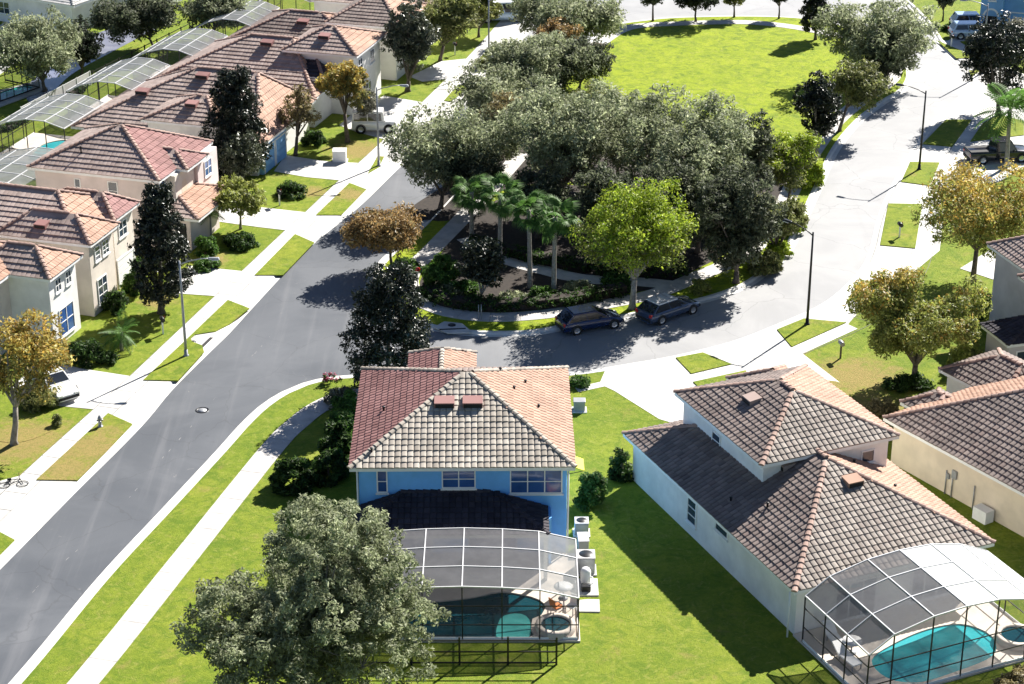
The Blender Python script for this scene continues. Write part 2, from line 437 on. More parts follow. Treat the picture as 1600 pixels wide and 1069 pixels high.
DRY = [(*G2(30, 690), 3.6), (*G2(140, 700), 3.3), (*G2(100, 735), 2.4), (*G2(1340, 590), 3.4), (*G2(1370, 640), 3.0),
       (*G2(560, 235), 3.0), (*G2(545, 305), 1.6), (*G2(330, 405), 1.6), (*G2(245, 470), 1.5), (*G2(490, 300), 1.4)]
MAT = dict(
    lawn=M_lawn('lawn_grass', (0.165, 0.225, 0.020), (0.245, 0.282, 0.030), 0.6, DRY),
    park=M_lawn('park_grass', (0.265, 0.335, 0.012), (0.315, 0.370, 0.018), 0.15),
    verge=M_lawn('verge_grass', (0.195, 0.250, 0.020), (0.255, 0.282, 0.030), 0.60, DRY),
    soil=M_plain('soil', (0.10, 0.07, 0.045), 0.95, var=0.4, scale=1.5),
    mulch=M_plain('mulch', (0.026, 0.018, 0.013), 0.95, var=0.5, scale=4, bumps=0.6),  # mulch, darkened to hold the shade under the palms
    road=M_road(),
    concrete=M_plain('concrete', (0.52, 0.51, 0.49), 0.8, var=0.2, scale=0.5, bumps=0.1),
    path=M_plain('path_concrete', (0.46, 0.44, 0.42), 0.8, var=0.18, scale=1.1, bumps=0.1),
    kerb=M_plain('kerb_concrete', (0.56, 0.55, 0.525), 0.8, var=0.12, scale=1.3, bumps=0.1),
    deck=M_plain('pool_deck', (0.60, 0.53, 0.46), 0.8, var=0.1, scale=1.3),
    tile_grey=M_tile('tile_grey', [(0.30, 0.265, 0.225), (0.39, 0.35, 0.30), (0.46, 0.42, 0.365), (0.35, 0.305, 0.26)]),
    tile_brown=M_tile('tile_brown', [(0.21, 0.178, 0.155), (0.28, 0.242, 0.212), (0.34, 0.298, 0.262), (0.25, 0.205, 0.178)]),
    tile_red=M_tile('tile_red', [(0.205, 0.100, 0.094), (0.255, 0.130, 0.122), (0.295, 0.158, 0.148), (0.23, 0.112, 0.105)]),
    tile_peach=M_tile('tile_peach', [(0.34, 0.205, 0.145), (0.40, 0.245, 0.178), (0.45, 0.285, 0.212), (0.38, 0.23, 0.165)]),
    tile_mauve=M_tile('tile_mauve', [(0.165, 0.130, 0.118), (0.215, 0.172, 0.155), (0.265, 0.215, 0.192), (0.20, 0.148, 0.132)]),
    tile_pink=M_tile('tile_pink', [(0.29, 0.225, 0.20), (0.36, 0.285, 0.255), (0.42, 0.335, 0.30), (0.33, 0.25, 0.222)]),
    cap_grey=M_tile('cap_grey', [(0.30, 0.26, 0.22), (0.40, 0.355, 0.30), (0.46, 0.42, 0.36)]),
    cap_pink=M_tile('cap_pink', [(0.30, 0.20, 0.165), (0.38, 0.26, 0.215), (0.44, 0.31, 0.26)]),
    blue=M_plain('blue_stucco', (0.17, 0.47, 0.92), 0.85, var=0.13, scale=0.6, bumps=0.15),
    sky_blue=M_plain('blue_shaded_stucco', (0.20, 0.42, 0.72), 0.85, var=0.13, scale=0.6, bumps=0.15),
    white=M_plain('white_stucco', (0.78, 0.765, 0.74), 0.85, var=0.13, scale=0.6, bumps=0.12),
    cream=M_plain('bounce_lit_stucco', (0.70, 0.60, 0.47), 0.85, var=0.13, scale=0.6, bumps=0.12),
    beige=M_plain('beige_stucco', (0.70, 0.63, 0.555), 0.85, var=0.13, scale=0.6, bumps=0.12),
    pink=M_plain('pink_stucco', (0.69, 0.595, 0.575), 0.85, var=0.13, scale=0.6, bumps=0.12),
    lilac=M_plain('lilac_grey_stucco', (0.56, 0.52, 0.545), 0.85, var=0.13, scale=0.6, bumps=0.12),
    grey=M_plain('grey_stucco', (0.42, 0.41, 0.41), 0.85, var=0.13, scale=0.6, bumps=0.12),
    trim=M_plain('white_trim', (0.80, 0.80, 0.80), 0.5, var=0.05),
    blackmetal=M_plain('black_metal', (0.018, 0.018, 0.02), 0.4, 0.4, var=0.2),
    bronze=M_plain('bronze_and_shaded_frame', (0.035, 0.033, 0.032), 0.4, 0.3, var=0.2),
    whiteframe=M_plain('sunlit_frame', (0.60, 0.60, 0.61), 0.4, 0.0, var=0.06),
    greymetal=M_plain('grey_metal', (0.33, 0.34, 0.36), 0.45, 0.4, var=0.12),
    screen_roof=M_screen('roof_screen', (0.20, 0.20, 0.215), 0.80, 0.5),
    screen_pale=M_screen('pale_screen', (0.31, 0.32, 0.33), 0.74, 0.5),
    screen_sheen=M_screen('sheen_screen', (0.86, 0.86, 0.85), 0.88, 0.45),  # sheen of the tilted roof panels put into a whiter, denser screen
    screen_wall=M_screen('wall_screen', (0.05, 0.055, 0.06), 0.22, 0.3),
    glass=M_glass('window_glass'),
    blueglass=M_glass('blue_window_glass', (0.02, 0.055, 0.16)),
    carglass=M_glass('car_glass', (0.012, 0.014, 0.018), 0.05),
    water=M_water('pool_water', (0.003, 0.032, 0.046), (0.006, 0.05, 0.066)),
    sunlit_water=M_water('sunlit_pool_water', (0.06, 0.36, 0.34), (0.09, 0.44, 0.41)),
    turq=M_water('turquoise_water', (0.02, 0.26, 0.30), (0.05, 0.36, 0.40)),
    green_water=M_water('green_pool_water', (0.02, 0.30, 0.24), (0.04, 0.36, 0.32)),
    pond=M_water('pond_water', (0.16, 0.17, 0.24), (0.24, 0.25, 0.31)),
    bark=M_plain('bark', (0.115, 0.092, 0.075), 0.9, var=0.4, scale=5, bumps=0.6),
    greybark=M_plain('grey_bark', (0.27, 0.24, 0.21), 0.9, var=0.35, scale=5, bumps=0.6),
    palmbark=M_plain('palm_bark', (0.30, 0.275, 0.245), 0.9, var=0.35, scale=6, bumps=0.6),
    leaf=M_leaf('leaf', 0.55, 0.5, 0.3, 1.2),
    leaf_gloss=M_leaf('glossy_leaf', 0.34, 0.2, 0.4),
    leaf_thin=M_leaf('thin_leaf', 0.5, 0.42, 0.35),
    rubber=M_plain('rubber', (0.015, 0.015, 0.016), 0.8, var=0.2),
    rim=M_plain('wheel_rim', (0.55, 0.56, 0.58), 0.3, 0.8, var=0.1),
    redlight=M_plain('tail_light_red', (0.45, 0.02, 0.02), 0.25, var=0.1),
    lamp=M_plain('lamp_lens', (0.85, 0.85, 0.82), 0.2, var=0.05),
    paint_blue=M_paint('paint_dark_blue', (0.010, 0.025, 0.085)),
    paint_silver=M_paint('paint_blue_grey', (0.05, 0.08, 0.15), 0.4),
    paint_white=M_paint('paint_white', (0.78, 0.78, 0.78), 0.0),
    paint_ice=M_paint('paint_pale_blue', (0.45, 0.58, 0.75), 0.2),
    paint_black=M_paint('paint_black', (0.012, 0.014, 0.022), 0.2),
    joint=M_plain('joint', (0.16, 0.15, 0.14), 0.9, var=0.3),
    worn=M_plain('worn_paint', (0.26, 0.26, 0.26), 0.8, var=0.3),
    yellow=M_plain('yellow_canvas', (0.80, 0.66, 0.02), 0.7, var=0.06),
    orange=M_plain('orange_cushion', (0.60, 0.20, 0.06), 0.8, var=0.1),
    rock=M_plain('rock', (0.42, 0.39, 0.35), 0.9, var=0.3, scale=4, bumps=0.5),
    dark=M_plain('dark_interior', (0.012, 0.012, 0.014), 0.8, var=0.2),
    petal=M_plain('pink_petals', (0.55, 0.06, 0.16), 0.6, var=0.2),
    darkroof=M_tile('dark_roof', [(0.030, 0.026, 0.034), (0.045, 0.040, 0.052), (0.058, 0.050, 0.062)]),
    greyroof=M_tile('pale_grey_roof', [(0.40, 0.39, 0.38), (0.46, 0.45, 0.44), (0.50, 0.49, 0.48)]),
)

# ------------------------------------------------------------------ ground, roads, kerbs, pavements
def W(pts, z=0.0): return [G2(x, y, z) for x, y in pts]
def struct(o): return tag(o, kind='structure')

mb = MB(); mb.add([(-1500, -300, -0.30), (1500, -300, -0.30), (1500, 2500, -0.30), (-1500, 2500, -0.30)], [(0, 1, 2, 3)])
struct(mb.build('ground', MAT['lawn']))
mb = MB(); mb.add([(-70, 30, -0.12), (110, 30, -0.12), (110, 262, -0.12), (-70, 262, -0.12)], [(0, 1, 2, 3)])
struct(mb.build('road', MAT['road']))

KW = 0.72                                       # kerb and gutter width
LE = W([(-330, 1215), (-150, 1035), (0, 887), (118, 767), (186, 700), (230, 654), (270, 606), (324, 552), (358, 519), (391, 483), (439, 431),
        (489, 380), (526, 350), (566, 317), (609, 275), (660, 226), (710, 178), (760, 127), (800, 82), (832, 42), (856, 10), (880, -30)])
SE = W([(-150, 1235), (18, 1059), (150, 902), (250, 795), (337, 702), (371, 664), (405, 632), (439, 610), (472, 596), (526, 585), (620, 582), (760, 586), (885, 580), (987, 565),
        (1060, 552), (1144, 531), (1212, 505), (1276, 477), (1313, 451), (1345, 417), (1359, 387), (1368, 350), (1379, 317), (1397, 280), (1418, 243), (1445, 203),
        (1480, 167), (1502, 145), (1512, 127), (1510, 112), (1496, 97), (1474, 80), (1462, 63), (1448, 40), (1424, 14), (1396, -12), (1375, -35)])
IS = W([(572, 470), (569, 452), (576, 430), (595, 403), (654, 350), (725, 275), (800, 200), (858, 140), (898, 95), (922, 60), (955, 38), (1010, 29), (1060, 25), (1160, 23), (1250, 26),
        (1320, 38), (1380, 62), (1418, 92), (1428, 118), (1416, 141), (1384, 161), (1347, 190), (1311, 235), (1283, 297), (1254, 359), (1242, 384), (1222, 411), (1195, 431),
        (1171, 447), (1127, 464), (1080, 476), (1020, 489), (960, 501), (881, 514), (834, 522), (770, 524), (700, 519), (640, 505), (598, 489)])
LEs, SEs, ISs = spline(LE, 1.0), spline(SE, 1.0), spline(IS, 0.8, True)

def kerb(name, pl, closed=False):
    """mountable kerb: gutter pan, sloping face and flat top, on the left of the polyline"""
    prof = [(0.0, -0.125), (0.0, -0.112), (0.34, -0.118), (0.48, 0.005), (KW, 0.012), (KW, -0.12)]
    if closed: pl = pl + [pl[0]]
    rows = [[(*p, z) for p in offset(pl, w, False)] for w, z in prof]
    mb = MB(); n = len(pl)
    if closed:
        for r in rows: r[-1] = r[0]
    for k in range(len(rows) - 1):
        mb.add(rows[k] + rows[k + 1], [(i, i + 1, n + i + 1, n + i) for i in range(n - 1)], 0)
    return struct(mb.build(name, MAT['kerb']))
kerb('kerb_street', LEs)
kerb('kerb_corner', SEs[::-1])
kerb('kerb_island', ISs[::-1], True)

def frame(o, ang):
    a = (math.sin(ang), math.cos(ang)); b = (math.cos(ang), -math.sin(ang))
    return lambda d, s: (o[0] + b[0] * d + a[0] * s, o[1] + b[1] * d + a[1] * s)
L_O, L_A = (-25.9, 139.7), 0.29
R_O, R_A = (14.1, 86.7), -0.415
LF, RF = frame(L_O, L_A), frame(R_O, R_A)

west_edge = offset(LEs, KW - 0.02)
se_edge = offset(SEs, -(KW - 0.02))
is_edge = offset(ISs, -(KW - 0.02), True)
struct(sheet('lawn_west', west_edge + [(-8, 262), (-160, 262), (-160, 30), (-60, 30)], 0.0, MAT['lawn']))
struct(sheet('lawn_east', se_edge + [(38, 262), (160, 262), (160, 30), (-30, 30)], 0.0, MAT['lawn']))
struct(sheet('park_lawn', is_edge, 0.0, MAT['park']))
struct(sheet('lawn_north', [(-4, 236), (34, 236), (34, 330), (-4, 330)], 0.0, MAT['park']))

SWL = W([(-300, 1063), (-120, 890), (-20, 793), (27, 747), (84, 695), (142, 643), (199, 591), (265, 529), (332, 466), (374, 427), (442, 363), (473, 335), (526, 285), (556, 258),
         (592, 225), (660, 159), (692, 128), (722, 98), (752, 66), (780, 34), (800, 10), (815, -20)])
SWLs = spline(SWL, 1.5)
struct(sheet('pavement_west', offset(LEs, KW - 0.05) + SWLs[::-1], 0.016, MAT['concrete']))

def slab(name, px, z, mat, thick=0.0, smooth=False):
    poly = W(px)
    if smooth: poly = spline(poly, 0.7, True)
    mb = MB(); mb.prism(poly, z - max(thick, 0.012), z)
    return struct(mb.build(name, mat))

# driveways of the western row
for px in ([(146, 640), (203, 588), (125, 576), (62, 560), (20, 606), (76, 633)],
           [(336, 463), (378, 424), (300, 416), (262, 436), (280, 459)],
           [(446, 360), (477, 332), (414, 325), (352, 318), (330, 345), (410, 356)],
           [(530, 282), (560, 255), (537, 254), (505, 252), (446, 243), (428, 268), (478, 277)],
           [(600, 218), (660, 160), (600, 150), (560, 170), (530, 196), (556, 206)],
           [(697, 124), (728, 92), (690, 96), (640, 120), (660, 128)],
           [(31, 744), (-25, 796), (-120, 760), (-60, 700), (0, 752)]):
    slab('driveway', px, 0.024, MAT['concrete'])

# verges between the pavement and the kerb, standing a little proud like thick turf
VG = 0.075
for px in ([(57, 751), (121, 752), (164, 709), (207, 664), (169, 647), (112, 700)],
           [(224, 595), (278, 596), (319, 551), (316, 541), (300, 535), (298, 530), (305, 524), (337, 519), (358, 508), (390, 483), (356, 470), (290, 533)],
           [(398, 431), (442, 431), (491, 380), (461, 367)],
           [(494, 337), (533, 337), (572, 297), (546, 287)],
           [(704, 160), (735, 136), (716, 133), (694, 158)],
           [(-40, 850), (0, 833), (23, 845), (0, 868), (-40, 905)],
           [(575, 272), (592, 262), (600, 246), (590, 245)],
           [(752, 100), (772, 80), (762, 78), (746, 96)]):
    slab('verge', px, VG, MAT['verge'], 0.07)

# pavement on the house side of the corner, then the wide concrete of drives and footways along the loop
NSW = spline(W([(-30, 1215), (112, 1060), (262, 877), (406, 700), (446, 660), (480, 634), (520, 616), (575, 606), (640, 606), (760, 612)]), 1.0)
def slabs(name, pl, w0, w1, z, step, rng=random.Random(12)):
    """footway of separate cast slabs with open joints, on a dark bed"""
    bed = struct(ribbon(name, pl, w0, w1, z - 0.02, MAT['soil']))
    a_, b_ = offset(pl, w0), offset(pl, w1)
    for i in range(0, len(pl) - step, step):
        q = [Vector(a_[i]), Vector(a_[i + step]), Vector(b_[i + step]), Vector(b_[i])]
        t = (q[1] - q[0]).normalized() * 0.012
        q = [q[0] + t, q[1] - t, q[2] - t, q[3] + t]
        mid = [Vector(a_[i + k]) for k in range(1, step)]; mid2 = [Vector(b_[i + k]) for k in range(1, step)]
        poly = [tuple(p) for p in [q[0]] + mid + [q[1], q[2]] + mid2[::-1] + [q[3]]]
        MB().prism(poly, z - 0.03, z + rng.uniform(-0.004, 0.004)).build('slab', MAT['path'], bed)
    return bed
slabs('pavement_corner', spline(NSW, 0.5), 0.0, -1.5, 0.03, 3)
se_i = [p for p in offset(SEs, -(KW - 0.05))]
k0 = min(range(len(SEs)), key=lambda i: (Vector(SEs[i]) - Vector(G2(935, 574))).length)
k1 = min(range(len(SEs)), key=lambda i: (Vector(SEs[i]) - Vector(G2(1462, 63))).length)
struct(sheet('pavement_east', se_i[k0:k1 + 1] + W([(1500, 66), (1545, 92), (1600, 116), (1640, 130), (1640, 235), (1560, 285), (1480, 300), (1468, 392), (1410, 440), (1345, 484), (1325, 507), (1340, 514), (1254, 553),
        (1320, 604), (1330, 642), (1300, 640), (1200, 600), (1150, 640), (1060, 664), (1030, 655), (960, 611), (945, 604), (904, 613), (898, 606), (938, 597)]), 0.016, MAT['concrete']))
slab('driveway', [(1500, 420), (1545, 392), (1640, 385), (1640, 430), (1560, 440)], 0.03, MAT['concrete'])
slab('driveway', [(1478, 66), (1500, 52), (1600, 40), (1640, 70), (1600, 72), (1545, 94)], 0.03, MAT['concrete'])
for px in ([(1056, 560), (1098, 552), (1143, 570), (1080, 585)],
           [(1083, 598), (1165, 580), (1180, 606), (1150, 625), (1104, 618)],
           [(1214, 516), (1256, 499), (1322, 505), (1237, 543)],
           [(1375, 384), (1388, 319), (1441, 320), (1430, 389)],
           [(1408, 285), (1422, 254), (1468, 255), (1453, 291)],
           [(1441, 226), (1478, 188), (1518, 188), (1488, 230)],
           [(1514, 111), (1533, 110), (1518, 121)],
           [(1464, 64), (1530, 92), (1494, 92)],
           [(1500, 66), (1530, 62), (1560, 76), (1556, 88), (1538, 90)],
           [(1516, 222), (1535, 194), (1560, 180), (1600, 190), (1600, 212)],
           [(1324, 470), (1347, 440), (1370, 440), (1345, 470)]):
    slab('verge', px, VG, MAT['verge'], 0.07)
# paths and planting bed of the island
IPs = spline(W([(815, 240), (775, 285), (719, 345), (680, 385), (643, 424), (640, 450), (662, 473), (705, 489), (766, 496), (834, 493), (894, 485), (986, 468), (1036, 455), (1090, 432),
                (1140, 411), (1186, 380), (1216, 340), (1240, 290), (1270, 238), (1305, 192), (1340, 162), (1376, 138), (1396, 118), (1392, 92), (1350, 66), (1290, 52), (1230, 41), (1160, 35), (1060, 37), (980, 44), (930, 72)]), 1.0)
slabs('island_path', spline(IPs, 0.5), -0.75, 0.75, 0.03, 3)
IP2 = spline(W([(728, 372), (760, 392), (800, 409), (860, 425), (910, 436), (1000, 441), (1050, 446)]), 1.0)
struct(ribbon('inner_path', IP2, -0.8, 0.8, 0.028, MAT['path']))
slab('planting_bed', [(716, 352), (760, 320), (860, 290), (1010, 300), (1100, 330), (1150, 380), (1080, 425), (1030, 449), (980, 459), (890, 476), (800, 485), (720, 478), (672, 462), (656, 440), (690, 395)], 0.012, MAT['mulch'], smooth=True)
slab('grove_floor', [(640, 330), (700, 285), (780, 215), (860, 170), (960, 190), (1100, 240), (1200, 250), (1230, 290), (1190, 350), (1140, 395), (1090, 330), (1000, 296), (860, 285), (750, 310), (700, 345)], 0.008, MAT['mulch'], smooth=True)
slab('inlet_pad', [(678, 512), (694, 503), (722, 506), (738, 520), (700, 521)], 0.04, MAT['concrete'], 0.1)
# dry soil beds
slab('soil_bed', [(20, 652), (60, 640), (92, 655), (84, 672), (40, 690), (0, 690), (-20, 665)], 0.02, MAT['verge'], smooth=True)
slab('soil_bed', [(1275, 598), (1330, 604), (1400, 660), (1340, 655)], 0.02, MAT['verge'], smooth=True)
# pond or wet verge beyond the back fence, and the far street
slab('pond', [(60, 165), (110, 118), (170, 84), (215, 60), (250, 40), (205, 36), (130, 62), (80, 100), (40, 140)], 0.02, MAT['pond'], smooth=True)
slab('far_street', [(-40, 150), (70, 60), (150, 0), (165, -30), (95, -30), (0, 40), (-60, 100)], 0.03, MAT['concrete'])

# worn centre line: short dashes and specks of old paint, joint tar strip
cl = spline([((a[0] + b[0]) / 2, (a[1] + b[1]) / 2) for a, b in ((G2(-40, 925), G2(135, 925)), (G2(90, 801), G2(264, 801)), (G2(230, 655), G2(380, 655)), (G2(360, 517), G2(495, 517)))], 0.5)
rng = random.Random(3)
mb = MB()
for i in range(0, len(cl) - 2):
    if rng.random() < 0.35:
        a, b = Vector((*cl[i], 0)), Vector((*cl[i + 1], 0)); t = (b - a); n = Vector((-t.y, t.x, 0)).normalized()
        w = rng.uniform(0.006, 0.02); o = n * rng.uniform(-0.05, 0.05); u0, u1 = rng.uniform(0, .4), rng.uniform(.6, 1)
        q = [a + t * u0 + o - n * w, a + t * u1 + o - n * w, a + t * u1 + o + n * w, a + t * u0 + o + n * w]
        mb.add([(p.x, p.y, -0.115) for p in q], [(0, 1, 2, 3)])
struct(mb.build('road_marking', MAT['worn']))

def joints(name, pl, w0, w1, every, z):
    """saw-cut joints of a footway: both long edges and the crossings"""
    a_, b_ = offset(pl, w0), offset(pl, w1); mb = MB()
    for line in (a_, b_):
        o1, o2 = offset(line, 0.018), offset(line, -0.018); n = len(line)
        mb.add([(*p, z) for p in o1] + [(*p, z) for p in o2], [(i + 1, i, n + i, n + i + 1) for i in range(n - 1)])
    for i in range(0, len(pl) - 1, every):
        p, q = Vector((*a_[i], z)), Vector((*b_[i], z)); t = (q - p).normalized(); nn = Vector((-t.y, t.x, 0)) * 0.015; e_ = t * 0.03
        mb.add([p + nn + e_, p - nn + e_, q - nn - e_, q + nn - e_], [(0, 1, 2, 3)])
    return struct(mb.build(name, MAT['joint']))
joints('pavement_joints_west', spline(SWLs, 0.6), -0.03, -1.5, 3, 0.0285)
_es = spline(SEs[k0 + 2:k1 - 6], 0.6)
joints('pavement_joints_east', _es, -(KW + 2.4), -(KW + 3.9), 3, 0.0205)

mh = empty('manhole_cover', G(316, 641, -0.116), 0, 'round dark iron manhole cover in the grey street', 'manhole')
MB().lathe([(0.0, 0.0), (0.30, 0.0), (0.30, 0.004), (0.0, 0.004)], (0, 0, 0.006), 20).build('lid', MAT['greymetal'], mh)
MB().lathe([(0.30, 0.0), (0.30, 0.014), (0.42, 0.014), (0.44, 0.0)], (0, 0, 0.003), 20).build('ring', MAT['blackmetal'], mh)
si = empty('storm_inlet', G(322, 536, 0.0), -L_A, 'storm drain inlet cut into the kerb beside the street lamp', 'drain')
MB().lathe([(0.0, 0.03), (0.24, 0.03), (0.24, 0.0)], (-0.9, -0.2, 0.03), 16).build('access_lid', MAT['blackmetal'], si)
MB().box(-0.12, 0.12, -2.4, 0.9, -0.05, 0.026).build('slot', MAT['dark'], si)
si2 = empty('storm_inlet', G(706, 508, 0.04), 0.1, 'storm drain inlet on the pale pad at the island corner', 'drain')
MB().lathe([(0.0, 0.03), (0.26, 0.03), (0.28, 0.0)], (0, 0, 0.0), 16).build('access_lid', MAT['blackmetal'], si2)
MB().box(-0.9, 0.9, -0.75, -0.6, -0.02, 0.02).build('slot', MAT['dark'], si2)

# ------------------------------------------------------------------ house parts
CAMV = Vector((0, 0, CAM_H))
TW, TE = 0.34, 0.40                                  # tile cover width and course exposure
def tile_template(w=TW, L=TE + 0.05, th=0.035, hump=0.05):
    xs = [-w / 2 + 0.006, -w / 2 + 0.05, -0.05, 0.05, w / 2 - 0.05, w / 2 - 0.006]
    zs = [0.004, hump * 0.75, hump, hump, hump * 0.75, 0.004]
    V = [(x, -0.02, z + th) for x, z in zip(xs, zs)] + [(x, L, z * 0.85 + 0.004) for x, z in zip(xs, zs)] + [(x, -0.02, 0.0) for x in xs]
    Q = [(i, i + 1, 7 + i, 6 + i) for i in range(5)] + [(12 + i, 13 + i, 1 + i, i) for i in range(5)]
    return np.array(V), np.array(Q)
TV, TQ = tile_template(th=0.045, hump=0.055)
TV2, TQ2 = tile_template(th=0.055, hump=0.022)        # thicker butts on the older row
def cap_template(L=0.42):
    V, Q = [], []
    for y, r, dz in ((-0.02, 0.17, 0.03), (L, 0.135, 0.0)):
        for k in range(6):
            a = math.pi * k / 5
            V.append((r * math.cos(a), y, r * 0.75 * math.sin(a) + dz - 0.03))
    for k in range(6): V.append((V[k][0] * 0.5, -0.02, -0.03))
    Q = [(k + 1, k, 6 + k, 7 + k) for k in range(5)] + [(k, k + 1, 13 + k, 12 + k) for k in range(5)]
    return np.array(V), np.array(Q)
CV, CQ = cap_template()
TILE_ME, CAP_ME = {}, {}
def shared(cache, V, Q, mname, nm):
    if mname not in cache:
        me = np_mesh(nm, V, Q); me.materials.append(MAT[mname]); cache[mname] = me
    return cache[mname]

def orient(o, u, v, n): return Matrix(((u.x, v.x, n.x, o.x), (u.y, v.y, n.y, o.y), (u.z, v.z, n.z, o.z), (0, 0, 0, 1)))
def joined(name, mats4, V, Q, mat, parent):
    if not mats4: return None
    A = np.array([[list(r) for r in m] for m in mats4])
    P = np.einsum('nij,kj->nki', A[:, :3, :3], V) + A[:, None, :3, 3]
    F = (Q[None] + (np.arange(len(mats4)) * len(V))[:, None, None]).reshape(-1, 4)
    o = link_mesh(name, np_mesh(name, P.reshape(-1, 3), F), mat, parent)
    return tag(o, kind='stuff')

class House:
    def __init__(self, name, loc, rz, label, cat='house', group=None):
        self.e = empty(name, loc, rz, label, cat, group)
        self.M = Matrix.Translation(Vector(loc)) @ Matrix.Rotation(rz, 4, 'Z')
        self.te = TE
        self.tiles = []                               # (distance, matrix, material, roof)
        self.caps = []
    def wall(self, d0, d1, s0, s1, z0, z1, mat, name='wall'):
        return MB().box(d0, d1, s0, s1, z0, z1).build(name, MAT[mat], self.e, 0.02)
    def roof(self, d0, d1, s0, s1, z, ridge, zr, mats, cap, name='roof', sides='nrfl', tile=True, fascia=True, te=None):
        (da, sa), (db, sb) = ridge
        te = te or self.te
        A, B, C, D = [Vector(p) for p in ((d0, s0, z), (d1, s0, z), (d1, s1, z), (d0, s1, z))]
        P, Q = Vector((da, sa, zr)), Vector((db, sb, zr))
        if abs(sb - sa) <= abs(db - da):
            fc = {'n': [A, B, Q, P], 'r': [B, C, Q], 'f': [C, D, P, Q], 'l': [D, A, P]}
        else:
            fc = {'n': [A, B, P], 'r': [B, C, Q, P], 'f': [C, D, Q], 'l': [D, A, P, Q]}
        mset = []
        for k in 'nrfl':
            if mats[k] not in mset: mset.append(mats[k])
        mb = MB()
        for k in sides:
            f = [p for i, p in enumerate(fc[k]) if (p - fc[k][i - 1]).length > 1e-4]
            mb.add(f, [tuple(range(len(f)))], mset.index(mats[k]))
        nm = len(mset)
        if fascia:
            h = 0.2
            mb.add([(p.x, p.y, z - h) for p in (A, B, C, D)] + [(p.x, p.y, z + 0.01) for p in (A, B, C, D)],
                   [(3, 2, 1, 0)] + [(i, (i + 1) % 4, 4 + (i + 1) % 4, 4 + i) for i in range(4)], nm)
        ro = mb.build(name, [MAT[m] for m in mset] + [MAT['trim']], self.e)
        if not tile: return ro
        hips = {}
        for k in sides:
            f = fc[k]; o, u = f[0], (f[1] - f[0]).normalized()
            W_ = (f[1] - f[0]).length
            top = f[2]; n = (f[1] - f[0]).cross(top - f[0])
            if n.length < 1e-6: continue
            n.normalize(); v = n.cross(u)
            pts = [((p - o).dot(u), (p - o).dot(v)) for p in f]
            H_ = max(p[1] for p in pts)
            rows = max(1, int(H_ / te))
            for r in range(rows):
                vv = r * te + te * 0.5
                xs = []
                for i in range(len(pts)):
                    (xa, ya), (xb, yb) = pts[i], pts[(i + 1) % len(pts)]
                    if (ya > vv) != (yb > vv): xs.append(xa + (xb - xa) * (vv - ya) / (yb - ya))
                if len(xs) < 2: continue
                x0, x1 = min(xs), max(xs)
                c0 = math.floor(x0 / TW)
                for c in range(c0, int(x1 / TW) + 1):
                    xc = (c + 0.5) * TW
                    if xc < x0 + 0.05 or xc > x1 - 0.05: continue
                    jt = random.uniform(-0.006, 0.006)
                    p = o + u * xc + v * (r * te + random.uniform(-0.008, 0.008)) + n * jt
                    m = orient(p, u, v, n)
                    wp = self.M @ p; wn_ = (self.M.to_3x3() @ n)
                    dv = CAMV - wp
                    vis = wn_.dot(dv.normalized())
                    self.tiles.append((vis / dv.length if vis > 0.12 else -1.0 / dv.length, m, mats[k], ro))
        segs = []
        if (Q - P).length > 0.2: segs.append((P, Q))
        alongd = abs(sb - sa) <= abs(db - da)
        for c, e, ks in ((A, P, 'nl'), (B, Q if alongd else P, 'nr'), (C, Q, 'fr'), (D, P if alongd else Q, 'fl')):
            if all(k in sides for k in ks): segs.append((c, e))
        for a, b in segs:
            d = (b - a); Ls = d.length
            d.normalize(); x = d.cross(Vector((0, 0, 1))).normalized(); n = x.cross(d).normalized()
            for i in range(int(Ls / 0.4)):
                self.caps.append((orient(a + d * (i * 0.4) + n * 0.035, x, d, n), cap, ro))
        return ro
    def finish(self, n_single=0, single_caps=False, thick=False):
        """the tiles that show largest are objects, the rest one mesh per roof and tone"""
        self.tiles.sort(key=lambda t: -t[0])
        single = self.tiles[:n_single] if n_single else []
        for q, m, mt, ro in single:
            o = bpy.data.objects.new('roof_tile', shared(TILE_ME, TV, TQ, mt, 'roof_tile')); COL.objects.link(o)
            o.parent = ro; o.matrix_local = m
        rest = {}
        for q, m, mt, ro in self.tiles[len(single):]: rest.setdefault((ro.name, mt), [ro, []])[1].append(m)
        for (rn, mt), (ro, ms) in rest.items(): joined('roof_tiles', ms, TV2 if thick else TV, TQ, MAT[mt], ro)
        if single_caps:
            for m, mt, ro in self.caps:
                o = bpy.data.objects.new('ridge_tile', shared(CAP_ME, CV, CQ, mt, 'ridge_tile')); COL.objects.link(o)
                o.parent = ro; o.matrix_local = m
        else:
            rest = {}
            for m, mt, ro in self.caps: rest.setdefault((ro.name, mt), [ro, []])[1].append(m)
            for (rn, mt), (ro, ms) in rest.items(): joined('ridge_tiles', ms, CV, CQ, MAT[mt], ro)
    def place(self, side, along, at, z):
        """matrix of a wall fixture: local x along the wall, y outward, z up"""
        rot = {'n': 0.0, 'r': math.pi / 2, 'f': math.pi, 'l': -math.pi / 2}[side]
        loc = {'n': (along, at), 'f': (along, at), 'r': (at, along), 'l': (at, along)}[side]
        return Matrix.Translation((loc[0], loc[1], z)) @ Matrix.Rotation(rot, 4, 'Z')
